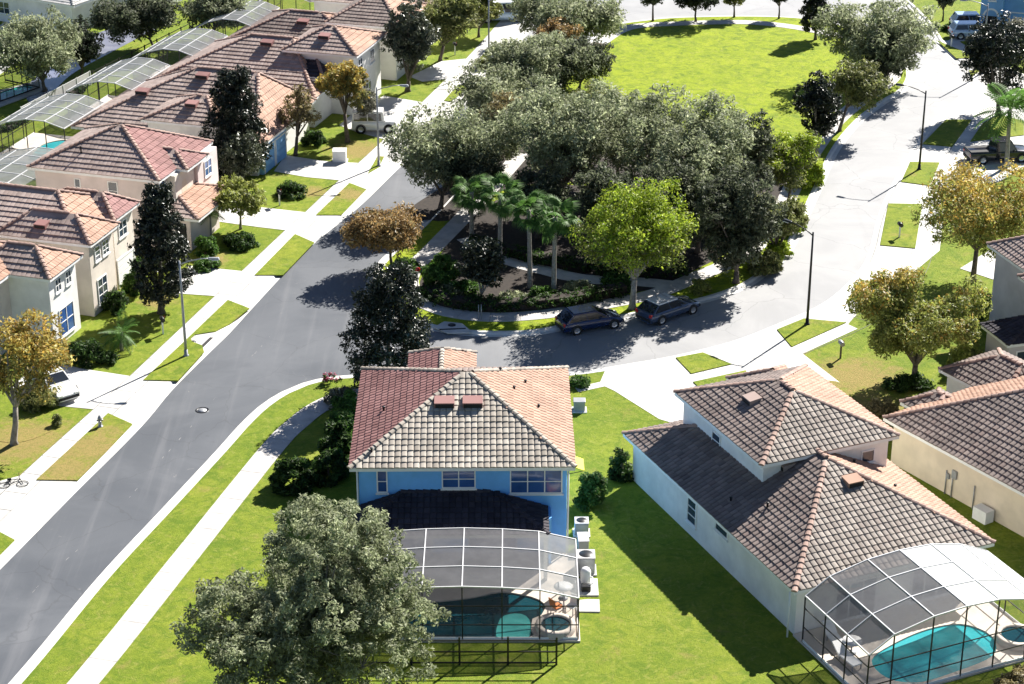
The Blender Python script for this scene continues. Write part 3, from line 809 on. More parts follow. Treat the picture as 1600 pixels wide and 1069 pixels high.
    def window(self, side, along, at, zc, w, h, nx=1, ny=2, glass='glass', frame='trim', arch=False):
        m = self.place(side, along, at, zc)
        fb = 0.07; mb = MB()
        for x in (-w / 2, w / 2): mb.box(x - fb / 2, x + fb / 2, -0.06, 0.03, -h / 2 - fb / 2, h / 2 + fb / 2)
        for z in (-h / 2, h / 2): mb.box(-w / 2 + fb / 2 + 0.001, w / 2 - fb / 2 - 0.001, -0.058, 0.03, z - fb / 2, z + fb / 2)
        for i in range(1, nx): mb.box(-w / 2 + w * i / nx - 0.03, -w / 2 + w * i / nx + 0.03, -0.055, 0.03, -h / 2 + fb / 2, h / 2 - fb / 2)
        for j in range(1, ny): mb.box(-w / 2 + fb / 2 + 0.002, w / 2 - fb / 2 - 0.002, -0.05, 0.03, -h / 2 + h * j / ny - 0.022, -h / 2 + h * j / ny + 0.022)
        mb.box(-w / 2 - 0.1, w / 2 + 0.1, -0.11, 0.02, -h / 2 - fb / 2 - 0.09, -h / 2 - fb / 2 - 0.004)
        o = mb.build('window', MAT[frame], self.e); o.matrix_local = m
        for i in range(nx):
            for j in range(ny):
                x0, x1 = -w / 2 + w * i / nx + 0.02, -w / 2 + w * (i + 1) / nx - 0.02
                z0, z1 = -h / 2 + h * j / ny + 0.015, -h / 2 + h * (j + 1) / ny - 0.015
                MB().box(x0, x1, -0.022, -0.012, z0, z1).build('pane', MAT[glass], o)
        return o
    def garage(self, side, along, at, w, h, mat='trim'):
        m = self.place(side, along, at, 0)
        mb = MB(); mb.box(-w / 2 - 0.12, -w / 2, -0.06, 0.02, 0.02, h + 0.12); mb.box(w / 2, w / 2 + 0.12, -0.06, 0.02, 0.02, h + 0.12); mb.box(-w / 2, w / 2, -0.058, 0.02, h, h + 0.118)
        o = mb.build('garage_door', MAT['trim'], self.e); o.matrix_local = m
        for j in range(4):
            MB().box(-w / 2 + 0.004, w / 2 - 0.004, -0.03, 0.01, 0.03 + j * h / 4, (j + 1) * h / 4 - 0.025).build('door_panel', MAT[mat], o)
        return o
    def door(self, side, along, at, w=1.0, h=2.1, mat='dark'):
        o = MB().box(-w / 2, w / 2, -0.04, 0.01, 0.02, h).build('door', MAT[mat], self.e); o.matrix_local = self.place(side, along, at, 0)
        MB().box(w / 2 - 0.16, w / 2 - 0.1, -0.1, -0.04, 0.98, 1.06).build('handle', MAT['greymetal'], o)
        return o
    def vent(self, d, s, z, slope_dir, w=0.95, mat='tile_pink'):
        """low hooded attic vent standing on a slope; slope_dir is the local angle it faces"""
        mb = MB()
        mb.hexa([(-w / 2, -0.32, -0.14), (w / 2, -0.32, -0.14), (w / 2, 0.35, 0.16), (-w / 2, 0.35, 0.16), (-w / 2, -0.36, 0.20), (w / 2, -0.36, 0.20), (w / 2, 0.42, 0.30), (-w / 2, 0.42, 0.30)])
        o = mb.build('roof_vent', MAT[mat], self.e)
        o.matrix_local = Matrix.Translation((d, s, z)) @ Matrix.Rotation(slope_dir, 4, 'Z')
        MB().box(-w / 2 + 0.06, w / 2 - 0.06, -0.372, -0.345, -0.08, 0.13).build('opening', MAT['dark'], o)
        return o
    def pipe(self, d, s, z, h=0.35):
        return MB().lathe([(0.06, 0), (0.06, h), (0.09, h), (0.09, h + 0.05), (0, h + 0.05)], (d, s, z - 0.1), 8).build('vent_pipe', MAT['blackmetal'], self.e)

def T4(n, r=None, f=None, l=None): return {'n': n, 'r': r or n, 'f': f or n, 'l': l or n}  # tile tone by slope: sun and shade on each side put into colour

# ------------------------------------------------------------------ the blue house in the middle
BO = (-2.65, 95.0)
b = House('blue_house', (BO[0], BO[1], 0), 0.011, 'two-storey blue stucco house with pyramid tile roof in the foreground')
b.wall(-5.55, 5.6, 0.42, 12.0, 0, 5.32, 'blue')
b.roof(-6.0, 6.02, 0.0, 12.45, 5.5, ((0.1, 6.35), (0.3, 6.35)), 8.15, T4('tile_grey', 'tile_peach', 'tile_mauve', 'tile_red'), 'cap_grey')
b.wall(-2.9, 0.25, 12.0, 14.2, 0, 5.3, 'blue')
b.roof(-3.3, 0.65, 9.6, 14.65, 5.49, ((-1.32, 9.6), (-1.32, 13.4)), 6.35, T4('tile_red', 'tile_peach', 'tile_peach', 'tile_red'), 'cap_grey', sides='rfl')
b.roof(-5.8, 4.55, -2.7, 0.40, 2.95, ((-3.3, 0.40), (1.75, 0.40)), 3.85, T4('darkroof'), 'darkroof', name='lanai_roof', sides='nrl')  # house shadow put into the colour: lanai tiles nearly black
b.wall(4.6, 4.75, -0.9, 0.4, 0, 2.9, 'blue', 'wing_wall')
for x in (-5.6, 4.4): MB().box(x - 0.1, x + 0.1, -2.6, -2.4, 0, 2.74).build('post', MAT['trim'], b.e)
b.window('n', -4.3, 0.42, 4.5, 0.52, 1.3, 1, 2, 'blueglass')
b.window('n', -0.2, 0.42, 4.62, 1.75, 1.05, 2, 2, 'blueglass')
b.window('n', 3.95, 0.42, 4.45, 2.75, 1.4, 3, 2, 'blueglass')
b.window('n', -3.0, 0.42, 1.25, 2.6, 2.2, 3, 1, 'blueglass')
b.window('n', 1.6, 0.42, 1.25, 2.6, 2.2, 3, 1, 'blueglass')
b.window('r', 5.0, 5.6, 4.4, 0.9, 1.2, 1, 2); b.window('l', 6.0, -5.55, 4.4, 0.9, 1.2, 1, 2)
def bz(s): return 5.5 + (s / 6.35) * 2.65
b.vent(-1.0, 4.15, bz(4.15) + 0.03, 0.0, 1.1, 'tile_red'); b.vent(0.55, 4.15, bz(4.15) + 0.03, 0.0, 1.1, 'tile_red')
b.pipe(-4.85, 1.0, bz(1.0) + 0.05, 0.3)
for (x, s) in ((2.1, 8.2), (3.5, 7.9), (2.85, 6.5), (4.2, 5.4)): b.pipe(x, s, 8.15 - (x - 0.3) / 5.72 * 2.65 + 0.06, 0.22)
b.pipe(-4.4, 5.4, 5.5 + 1.6 / 6.1 * 2.65 + 0.06, 0.3)
for x in (-5.62, 5.67): MB().tube([(x, 0.34, 5.3), (x, 0.34, 0.1)], 0.05, 8).build('downpipe', MAT['trim'], b.e)
b.finish(300, True)

# ------------------------------------------------------------------ the white house at lower right
r = House('white_house', (R_O[0], R_O[1], 0), -R_A, 'white single-storey house with raised upper floor and mauve tile roof beside the blue house')
r.wall(0.45, 11.65, 0.45, 18.6, 0, 2.72, 'white')
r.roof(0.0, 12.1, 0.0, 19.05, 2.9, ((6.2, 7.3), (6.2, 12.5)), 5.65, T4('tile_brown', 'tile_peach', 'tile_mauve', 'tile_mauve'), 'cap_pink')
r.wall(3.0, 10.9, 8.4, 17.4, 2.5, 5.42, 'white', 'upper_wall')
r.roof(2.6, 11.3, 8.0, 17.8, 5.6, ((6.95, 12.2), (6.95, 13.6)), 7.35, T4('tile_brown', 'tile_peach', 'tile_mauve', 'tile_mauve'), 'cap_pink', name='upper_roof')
r.wall(8.9, 12.0, 18.6, 21.4, 0, 3.4, 'white', 'porch_wall')
r.roof(8.4, 12.4, 17.0, 21.9, 3.6, ((10.4, 18.5), (10.4, 20.0)), 4.6, T4('tile_mauve', 'tile_peach', 'tile_mauve', 'tile_mauve'), 'cap_pink', name='porch_roof')
r.window('l', 11.4, 0.45, 1.55, 0.95, 1.45, 1, 3, 'glass'); r.window('l', 8.1, 0.45, 2.15, 1.3, 0.55, 1, 1, 'glass')
r.window('n', 4.0, 0.45, 1.25, 2.4, 2.1, 3, 1); r.window('n', 8.6, 0.45, 1.25, 2.4, 2.1, 3, 1)
r.window('l', 13.5, 3.0, 4.4, 0.9, 0.9, 1, 2)
r.window('n', 9.6, 8.4, 4.5, 0.8, 0.7, 1, 1)
r.vent(4.45, 8.6, 2.9 + 4.45 / 6.2 * 2.75 + 0.04, -math.pi / 2, 0.9, 'tile_pink')
r.vent(6.7, 5.4, 2.9 + 5.4 / 7.3 * 2.75 + 0.04, 0.0, 0.95, 'tile_peach')
r.vent(5.0, 13.3, 5.6 + 2.4 / 4.35 * 1.75 + 0.04, -math.pi / 2, 0.9, 'tile_pink')
r.pipe(2.2, 6.5, 2.9 + 2.2 / 6.2 * 2.75 + 0.05, 0.35); r.pipe(1.2, 8.6, 2.9 + 1.2 / 6.2 * 2.75 + 0.04, 0.3)
r.pipe(8.2, 7.6, 5.65 - 2 / 5.9 * 2.75 + 0.05, 0.25); r.pipe(9.3, 5.2, 2.9 + (12.1 - 9.3) / 5.9 * 2.75 + 0.05, 0.2)
MB().tube([(-0.05, 0.3, 2.72), (-0.05, 0.3, 0.1)], 0.05, 8).build('downpipe', MAT['trim'], r.e)
r.finish(300, True)

# ------------------------------------------------------------------ the house with the bounce-lit wall at the right edge
c = House('cream_house', (*RF(14.9, 14.7), 0), -R_A + 0.17, 'long house with bounce-lit cream wall and mauve tile roof cut by the right edge')  # cream here is bounced light painted on the wall
c.wall(0.45, 14.0, -17.0, -0.45, 0, 2.72, 'cream')  # warm light bounced off the neighbouring roof painted in as cream
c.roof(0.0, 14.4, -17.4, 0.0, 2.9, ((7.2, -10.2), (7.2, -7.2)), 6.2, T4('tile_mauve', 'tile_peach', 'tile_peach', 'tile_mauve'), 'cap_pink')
c.wall(7.8, 12.2, -0.45, 2.6, 0, 2.6, 'white', 'garage_wall')
c.roof(7.4, 12.6, -2.4, 3.0, 2.95, ((10.0, -1.2), (10.0, 0.4)), 4.2, T4('tile_mauve'), 'cap_pink', name='garage_roof')
c.wall(3.0, 5.4, -0.45, 0.9, 0, 2.4, 'cream', 'porch_wall')
c.roof(2.6, 5.8, -1.6, 1.3, 2.7, ((4.2, -0.6), (4.2, -0.2)), 3.5, T4('tile_mauve'), 'cap_pink', name='porch_roof')
for s, w, h, z in ((-5.6, 0.35, 0.5, 1.5), (-5.15, 0.22, 0.3, 1.2)):
    MB().box(0.33, 0.45, s - w / 2, s + w / 2, z - h / 2, z + h / 2).build('meter_box', MAT['greymetal'], c.e)
for s in (-5.5, -5.0, -7.2):
    MB().tube([(0.38, s, 0.0), (0.38, s, 1.5)], 0.04, 6).build('pipe', MAT['greymetal'], c.e)
MB().box(-0.35, 0.3, -8.9, -7.9, 0.0, 0.75).build('meter_box', MAT['trim'], c.e)
c.finish(300, True)

# ------------------------------------------------------------------ lilac-grey house behind it
q = House('lilac_house', (34.0, 117.6, 0), 0.30, 'lilac grey two-storey house at the right edge behind the autumn tree')
q.wall(0.4, 9.0, 0.0, 3.4, 0, 5.5, 'lilac'); q.wall(1.4, 9.0, 3.4, 9.0, 0, 5.5, 'lilac', 'rear_wall')
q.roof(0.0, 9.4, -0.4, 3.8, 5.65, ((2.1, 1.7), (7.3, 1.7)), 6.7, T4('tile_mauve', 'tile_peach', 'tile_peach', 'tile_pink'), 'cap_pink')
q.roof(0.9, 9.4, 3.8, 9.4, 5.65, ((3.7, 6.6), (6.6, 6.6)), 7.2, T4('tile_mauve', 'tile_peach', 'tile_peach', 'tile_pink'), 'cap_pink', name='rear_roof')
q.wall(-2.3, 0.4, 0.3, 3.1, 0, 2.5, 'lilac', 'bay_wall')
q.roof(-2.6, 0.4, 0.0, 3.4, 2.7, ((0.4, 1.6), (0.4, 1.8)), 3.7, T4('darkroof'), 'darkroof', name='bay_roof', sides='nfl')
q.window('n', -1.2, 0.3, 1.3, 1.0, 1.4, 1, 2); q.window('n', 3.0, 0.0, 4.2, 1.0, 1.3, 1, 2); q.window('l', 1.7, 0.4, 4.4, 1.0, 1.1, 1, 2); q.window('n', 3.2, 0.0, 1.4, 1.2, 1.4, 2, 2)
MB().tube([(1.3, -0.1, 5.4), (1.3, -0.1, 0.1)], 0.05, 8).build('downpipe', MAT['trim'], q.e)
q.finish()

# ------------------------------------------------------------------ pale blue house far up on the right
u = House('pale_blue_house', (*G2(1540, 50), 0), -0.35, 'pale blue house with arched porch in the top right corner')
u.wall(0.0, 9.0, 0.0, 9.0, 0, 5.4, 'sky_blue')
u.wall(-0.6, 1.6, -1.2, 0.0, 0, 5.4, 'sky_blue', 'porch_tower')
u.roof(-0.9, 9.4, -0.4, 9.4, 5.55, ((4.2, 4.4), (4.6, 4.4)), 7.6, T4('darkroof', 'tile_pink', 'tile_pink', 'darkroof'), 'cap_pink')
u.window('n', 4.2, 0.0, 4.2, 1.4, 1.2, 2, 2); u.window('n', 6.8, 0.0, 4.2, 1.2, 1.2, 2, 2); u.window('n', 0.5, -1.2, 4.2, 0.7, 1.2, 1, 2)
u.garage('n', 4.6, 0.0, 4.6, 2.2, 'sky_blue')
ab = MB()
for i in range(10):
    a0, a1 = math.pi * i / 10, math.pi * (i + 1) / 10
    ab.hexa([(0.5 + r_ * math.cos(a), y, 2.0 + r_ * math.sin(a)) for y in (-1.24, -1.18) for r_, a in ((0.62, a0), (0.80, a0), (0.80, a1), (0.62, a1))])
ab.build('arch', MAT['trim'], u.e)
MB().box(-0.1, 1.1, -1.235, -1.19, 0.02, 2.0).build('doorway', MAT['dark'], u.e)
u.finish()

# ------------------------------------------------------------------ the row along the street, near to far
def lrow(name, label):
    h_ = House(name, (*L_O, 0), -L_A, label); h_.te = 0.5
    return h_
PK = T4('tile_pink', 'tile_peach', 'tile_peach', 'tile_pink')  # same tile: painted peach where the sun falls, pink on shaded slopes
h = lrow('cream_house', 'cream two-storey house with sunlit bay nearest the left edge')
h.wall(-13.0, -2.2, -20.0, -14.2, 0, 5.1, 'beige')
h.roof(-13.4, -1.8, -20.4, -13.8, 5.3, ((-10.1, -17.1), (-5.1, -17.1)), 6.85, PK, 'cap_pink')
h.wall(-2.6, 0.75, -18.2, -14.5, 0, 5.05, 'white', 'bay_wall')
h.roof(-4.4, 1.15, -18.6, -14.1, 5.25, ((-3.0, -16.35), (-1.0, -16.35)), 6.55, PK, 'cap_pink', name='bay_roof')
h.wall(-7.0, -3.0, -22.8, -19.9, 0, 3.9, 'white', 'porch_wall')
h.roof(-7.4, -2.6, -23.2, -19.6, 4.05, ((-5.6, -21.4), (-4.4, -21.4)), 4.9, T4('tile_pink', 'darkroof', 'tile_pink'), 'cap_pink', name='porch_roof')
h.window('r', -16.3, 0.75, 1.45, 1.9, 1.9, 2, 2, 'blueglass'); h.window('r', -17.0, 0.75, 4.2, 0.7, 0.9, 2, 2); h.window('r', -15.6, 0.75, 4.2, 0.7, 0.9, 2, 2)
h.window('r', -21.3, -3.0, 2.2, 1.2, 1.3, 2, 2); h.door('n', 0.0, -18.2, 0.9, 2.1, 'trim')
h.finish(thick=True)

h = lrow('beige_house', 'beige two-storey house with twin front bays, second in the row along the left street')
h.wall(-12.5, -0.6, -12.0, -4.6, 0, 5.3, 'beige')
h.roof(-12.9, -0.2, -12.4, -4.2, 5.5, ((-8.9, -8.3), (-3.6, -8.3)), 7.3, PK, 'cap_pink')
h.wall(-4.5, 0.75, -12.5, -9.0, 0, 5.28, 'beige', 'bay_wall')
h.roof(-6.2, 1.15, -12.9, -8.6, 5.48, ((-4.2, -10.75), (-1.0, -10.75)), 6.75, PK, 'cap_pink', name='bay_roof')
h.wall(-4.5, 0.15, -7.8, -4.75, 0, 5.26, 'beige', 'bay_wall')
h.roof(-6.0, 0.55, -8.2, -4.3, 5.46, ((-4.0, -6.25), (-1.3, -6.25)), 6.7, T4('tile_pink', 'tile_red', 'tile_peach'), 'cap_pink', name='bay_roof')
h.window('r', -11.1, 0.75, 1.5, 1.3, 1.8, 2, 3); h.window('r', -11.4, 0.75, 4.3, 0.7, 1.0, 1, 3); h.window('r', -10.2, 0.75, 4.3, 0.9, 1.0, 2, 3); h.window('r', -6.4, 0.15, 4.2, 1.2, 1.1, 2, 2); h.garage('r', -6.3, 0.15, 2.4, 2.1)
h.window('n', -5.2, -12.0, 4.4, 0.55, 0.32, 1, 1)
h.vent(-3.0, -11.9, 5.48 + 0.6, 0.0, 0.9, 'tile_red'); h.vent(-9.8, -10.2, 6.5, 0.0, 0.9, 'tile_red')
h.finish(thick=True)

h = lrow('pink_house', 'pink two-storey house with pyramid roof and arched entry, third in the left row')
h.wall(-10.4, -0.35, 0.4, 9.0, 0, 5.3, 'pink')
h.roof(-10.8, 0.05, 0.0, 9.4, 5.5, ((-5.3, 4.6), (-5.1, 4.6)), 7.9, T4('tile_pink', 'tile_red', 'tile_peach', 'tile_pink'), 'cap_pink')
h.wall(-2.0, 0.55, 5.4, 9.0, 2.4, 5.28, 'pink', 'front_wall')
h.roof(-3.4, 0.95, 2.9, 6.6, 5.48, ((-2.6, 4.7), (-0.9, 4.7)), 6.35, T4('tile_pink', 'tile_red', 'tile_red'), 'cap_pink', name='gable_roof')
h.wall(-2.0, 0.35, 1.9, 5.2, 0, 5.26, 'beige', 'entry_wall')
arch = MB()
pts = [(-0.45, 3.05), (0.45, 3.05), (0.45, 4.1)] + [(0.45 * math.cos(a), 4.1 + 0.45 * math.sin(a)) for a in [math.pi * i / 8 for i in range(1, 8)]] + [(-0.45, 4.1)]
arch.add([(0.36, 3.4 + y, z) for y, z in pts], [tuple(range(len(pts)))])
arch.build('arch_opening', MAT['cream'], h.e)
h.wall(0.35, 2.0, 0.6, 5.6, 0, 2.5, 'pink', 'porch_wall')
h.roof(-0.35, 2.9, 0.2, 7.4, 2.7, ((-0.35, 3.0), (-0.35, 4.6)), 3.75, T4('tile_pink', 'tile_peach', 'tile_peach'), 'cap_pink', name='porch_roof', sides='nrf')
h.window('n', -6.9, 0.4, 4.2, 0.45, 1.3, 1, 2); h.window('n', -4.0, 0.4, 4.2, 0.75, 1.4, 1, 2); h.window('r', 7.2, 0.55, 4.2, 1.2, 1.2, 2, 2, 'blueglass'); h.window('r', 1.1, -0.35, 4.4, 0.9, 1.3, 1, 2, 'blueglass')
h.door('n', 1.2, 0.6, 0.9, 2.1, 'dark'); h.window('n', -1.3, 0.4, 1.4, 1.0, 1.5, 2, 2)
h.pipe(-7.1, 1.7, 6.5, 0.5)
h.finish(thick=True)

h = lrow('shaded_garage_house', 'wide brown tiled house with garage doors in blue shade, fourth in the left row')
h.wall(-15.0, 0.2, 17.2, 28.5, 0, 2.72, 'white')
h.roof(-16.2, 0.6, 16.6, 29.2, 2.9, ((-7.9, 24.2), (-2.4, 24.2)), 6.5, PK, 'cap_pink')
h.wall(-8.6, -2.6, 15.6, 20.5, 2.4, 4.45, 'white', 'upper_wall')
h.roof(-9.0, -2.2, 15.2, 21.4, 4.6, ((-5.2, 18.2), (-4.4, 18.2)), 6.1, PK, 'cap_pink', name='upper_roof')
h.wall(-3.0, 0.55, 17.6, 22.6, 0, 2.7, 'sky_blue', 'garage_wall')  # bluish shade of the garage painted as wall and door colour
h.roof(-3.0, 0.95, 17.2, 23.0, 2.88, ((-2.6, 20.1), (-1.4, 20.1)), 4.1, PK, 'cap_pink', name='garage_roof')
h.garage('r', 18.9, 0.55, 2.0, 2.1, 'sky_blue'); h.garage('r', 21.3, 0.55, 2.0, 2.1, 'sky_blue')
h.vent(-11.5, 20.8, 5.0, 0.0, 1.1, 'tile_red'); h.vent(-7.0, 23.1, 6.1, 0.0, 1.1, 'tile_red'); h.vent(-4.0, 23.1, 6.1, 0.0, 1.1, 'tile_red'); h.vent(-5.2, 17.0, 5.65, 0.0, 1.0, 'tile_red')
h.finish(thick=True)

h = lrow('tall_white_house', 'white house with pale pink tiles and shaded lower roof, fifth in left row')
h.wall(-14.0, 0.0, 30.2, 42.0, 0, 2.72, 'white')
h.roof(-15.6, 0.4, 29.6, 42.6, 2.9, ((-8.2, 36.2), (-4.2, 36.2)), 6.1, PK, 'cap_pink')
h.wall(-4.0, 2.2, 34.4, 41.2, 0, 5.4, 'white', 'upper_wall')
h.roof(-4.4, 2.7, 34.0, 41.7, 5.6, ((-1.2, 37.2), (-0.6, 37.2)), 7.2, PK, 'cap_pink', name='upper_roof')
h.roof(-7.6, 0.4, 31.8, 35.6, 3.9, ((-4.6, 35.0), (-1.6, 35.0)), 5.0, T4('darkroof'), 'cap_pink', name='lower_roof')  # shade below the upper wall painted as dark tiles
h.window('r', 36.0, 2.2, 4.2, 1.0, 1.2, 2, 2); h.window('r', 39.0, 2.2, 4.2, 1.0, 1.2, 2, 2); h.window('r', 37.5, 2.2, 1.4, 2.0, 1.4, 3, 2)
h.vent(-6.2, 35.0, 5.75, 0.0, 1.1, 'tile_red'); h.vent(-1.0, 35.8, 6.55, 0.0, 1.0, 'tile_red')
h.finish(thick=True)

h = lrow('brown_roofed_house', 'brown roofed house with sunlit peach slopes, farthest in the left row')
h.wall(-13.0, 0.0, 44.0, 54.0, 0, 2.72, 'white')
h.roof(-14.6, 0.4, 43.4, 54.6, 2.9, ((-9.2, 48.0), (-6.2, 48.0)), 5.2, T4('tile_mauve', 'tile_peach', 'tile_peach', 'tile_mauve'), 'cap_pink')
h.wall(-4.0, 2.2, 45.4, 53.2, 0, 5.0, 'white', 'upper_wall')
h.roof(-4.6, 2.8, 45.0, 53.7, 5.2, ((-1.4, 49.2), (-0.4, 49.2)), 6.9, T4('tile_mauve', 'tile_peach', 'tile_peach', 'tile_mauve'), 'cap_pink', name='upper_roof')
h.window('r', 48.0, 2.2, 4.0, 1.0, 1.2, 2, 2); h.window('r', 51.0, 2.2, 4.0, 1.0, 1.2, 2, 2)
h.vent(-7.5, 46.6, 4.5, 0.0, 1.1, 'tile_red')
h.finish(thick=True)
h = lrow('white_walled_house', 'white walled house with grey roof beyond the end of the left row')
h.wall(-11.0, 1.5, 58.0, 68.0, 0, 3.4, 'white')
h.roof(-11.4, 1.9, 57.6, 68.4, 3.6, ((-6.0, 63.0), (-3.5, 63.0)), 5.4, T4('tile_pink'), 'cap_pink')
h.window('n', -2.0, 58.0, 1.6, 2.0, 1.4, 3, 2)
h.finish(thick=True)

# houses across the pond, pale roofs cut by the top edge
h = House('grey_roofed_house', (*G2(-30, 30), 0), -0.5, 'pale grey roofed house in the top left corner')
h.wall(0.4, 12.0, 0.4, 12, 0, 2.8, 'white'); h.roof(0, 12.6, 0, 12.4, 3.0, ((6.0, 6.2), (6.6, 6.2)), 5.4, T4('greyroof'), 'greyroof'); h.vent(4.0, 2.6, 4.1, 0.0, 1.2, 'greyroof'); h.window('n', 3.0, 0.4, 1.5, 1.4, 1.2, 2, 2)
h.finish(thick=True)
h = House('brown_grey_house', (*G2(80, 14), 0), -0.5, 'dark grey roofed house beside the pale roof in the top left corner')
h.wall(0.4, 10.0, 0.4, 10, 0, 2.8, 'white'); h.roof(0, 10.4, 0, 10.4, 3.0, ((4.6, 5.2), (5.6, 5.2)), 5.2, T4('darkroof', 'greyroof'), 'greyroof'); h.window('n', 6.0, 0.4, 1.5, 1.4, 1.2, 2, 2)
h.finish(thick=True)

# ------------------------------------------------------------------ screened pool cages
def cage(name, loc, rz, label, us, zs, vs_, dz=0.0, colm=None, frame='whiteframe', post='bronze', walls='flr', bw=0.055, rails=(1.0, 2.0), wall_mat='screen_wall', group=None, cat='pool cage'):  # one frame: sunlit roof bars painted white, shaded wall posts dark
    """us across (local x), vs_ along (local y, first = front); zs = roof height at each us; dz = rise from front to back"""
    e = empty(name, loc, rz, label, cat, group)
    nu, nv = len(us), len(vs_)
    colm = colm or ['screen_roof'] * (nu - 1)
    P = [[Vector((us[i], vs_[j], zs[i] + dz * j / (nv - 1))) for j in range(nv)] for i in range(nu)]
    for i in range(nu):
        mb = MB()
        for j in range(nv - 1): mb.bar(P[i][j], P[i][j + 1], bw, bw * 1.4)
        mb.build('rafter', MAT[frame], e)
    for j in range(nv):
        mb = MB()
        for i in range(nu - 1): mb.bar(P[i][j] + Vector((0, 0, 0.004)), P[i + 1][j] + Vector((0, 0, 0.004)), bw * 0.9, bw * 1.3)
        mb.build('purlin', MAT[frame], e)
    for i in range(nu - 1):
        for j in range(nv - 1):
            q = [P[i][j], P[i + 1][j], P[i + 1][j + 1], P[i][j + 1]]
            MB().add(q, [(0, 1, 2, 3)]).build('screen_panel', MAT[colm[i]], e)
    runs = []
    if 'f' in walls: runs.append([P[i][0] for i in range(nu)])
    if 'b' in walls: runs.append([P[i][-1] for i in range(nu)])
    if 'l' in walls: runs.append([P[0][j] for j in range(nv)])
    if 'r' in walls: runs.append([P[-1][j] for j in range(nv)])
    done = set()
    for run in runs:
        for p in run:
            k = (round(p.x, 2), round(p.y, 2))
            if k in done: continue
            done.add(k)
            MB().bar((p.x, p.y, 0.02), (p.x, p.y, p.z - 0.04), bw * 1.05).build('post', MAT[post], e)
        for z in rails:
            mb = MB()
            for a, c_ in zip(run, run[1:]):
                if z < min(a.z, c_.z) - 0.2: mb.bar((a.x, a.y, z), (c_.x, c_.y, z), bw * 0.7, bw * 0.9)
            if mb.v: mb.build('rail', MAT[post], e)
        mb = MB()
        for a, c_ in zip(run, run[1:]): mb.bar((a.x, a.y, 0.14), (c_.x, c_.y, 0.14), 0.03, 0.16)
        mb.build('kick_plate', MAT['trim'] if frame == 'whiteframe' else MAT[post], e)
        for a, c_ in zip(run, run[1:]):
            MB().add([(a.x, a.y, 0.2), (c_.x, c_.y, 0.2), c_, a], [(0, 1, 2, 3)]).build('wall_screen', MAT[wall_mat], e)
    return e

def pool(name, label, deck_poly, water_poly, z=0.10, mat='water', deck='deck'):
    """deck slab with the basin cut out, water a hand below the coping"""
    e = empty(name, (0, 0, 0), 0, label, 'pool')
    o = sheet('deck', deck_poly, z, MAT[deck], [water_poly]); o.parent = e
    mb = MB(); n = len(deck_poly)
    mb.add([(p[0], p[1], -0.05) for p in deck_poly] + [(p[0], p[1], z) for p in deck_poly], [(i, (i + 1) % n, n + (i + 1) % n, n + i) for i in range(n)])
    m = len(water_poly)
    mb.add([(p[0], p[1], z - 0.09) for p in water_poly] + [(p[0], p[1], z) for p in water_poly], [(i, (i + 1) % m, m + (i + 1) % m, m + i) for i in range(m)])
    mb.build('deck_edge', MAT[deck], e)
    w = sheet('water', water_poly, z - 0.075, MAT[mat]); w.parent = e
    a, b_ = water_poly, offset(water_poly, 0.0, True)
    return e

# the cage and pool behind the blue house
bx = [-8.25, -6.4, -4.5, -2.5, -0.5, 1.4, 3.35]
cage('pool_cage', (0, 0, 0), 0, 'screened pool cage with grey roof panels behind the blue house', bx, [2.7, 2.98, 3.12, 3.18, 3.12, 2.98, 2.5], [86.75, 88.65, 90.5, 92.35], 0.15,
     colm=['screen_roof', 'screen_roof', 'screen_roof', 'screen_roof', 'screen_roof', 'screen_pale'], rails=(0.95, 2.05))
wp = spline(W([(585, 998), (700, 999), (824, 999), (830, 985), (832, 968), (846, 962), (853, 950), (842, 938), (815, 930), (780, 926), (740, 934), (690, 940), (630, 944), (585, 955)], 0.05), 0.4, True)
pool('swimming_pool', 'dark teal swimming pool inside the cage behind the blue house', [(-8.3, 86.6), (3.45, 86.6), (3.45, 95.3), (-8.3, 95.3)], wp)
lit_ = W([(778, 998), (824, 997), (829, 975), (822, 962), (805, 958), (782, 966)], 0.05)
tag(sheet('sunlit_patch', spline(lit_, 0.3, True), 0.032, MAT['sunlit_water']), 'painted patch of sunlit turquoise water in the pool behind the blue house', 'sunlit water')  # pool of sunlight painted onto the water as a paler sheet
def spa(loc, r, label, mat='water'):
    e = empty('spa', loc, 0, label, 'spa')
    MB().lathe([(r + 0.28, 0.0), (r + 0.28, 0.34), (r, 0.36), (r, 0.22)], (0, 0, 0), 22).build('rim', MAT['deck'], e)
    MB().lathe([(0.0, 0.27), (r, 0.27)], (0, 0, 0), 22).build('water', MAT[mat], e)
    return e
spa(G(868, 983, 0.1), 0.75, 'round raised spa beside the dark teal pool')

def lounger(loc, rz, label, mat='trim'):
    e = empty('sun_lounger', loc, rz, label, 'lounger')
    MB().box(-0.3, 0.3, -0.5, 0.7, 0.28, 0.36).build('seat', MAT[mat], e, 0.02)
    MB().hexa([(-0.3, 0.7, 0.28), (0.3, 0.7, 0.28), (0.3, 1.3, 0.72), (-0.3, 1.3, 0.72), (-0.3, 0.66, 0.36), (0.3, 0.66, 0.36), (0.3, 1.24, 0.80), (-0.3, 1.24, 0.80)]).build('backrest', MAT[mat], e)
    for x in (-0.27, 0.27):
        for y in (-0.42, 0.62): MB().box(x - 0.025, x + 0.025, y - 0.025, y + 0.025, 0, 0.28).build('leg', MAT['greymetal'], e)
    return e
def patio_table(loc, label, top='trim', r=0.5):
    e = empty('patio_table', loc, 0, label, 'table')
    MB().lathe([(0, 0.70), (r, 0.70), (r, 0.74), (0, 0.74)], (0, 0, 0), 18).build('table_top', MAT[top], e)
    MB().lathe([(0.26, 0.0), (0.26, 0.03), (0.04, 0.05), (0.04, 0.70)], (0, 0, 0), 12).build('pedestal', MAT['greymetal'], e)
    return e
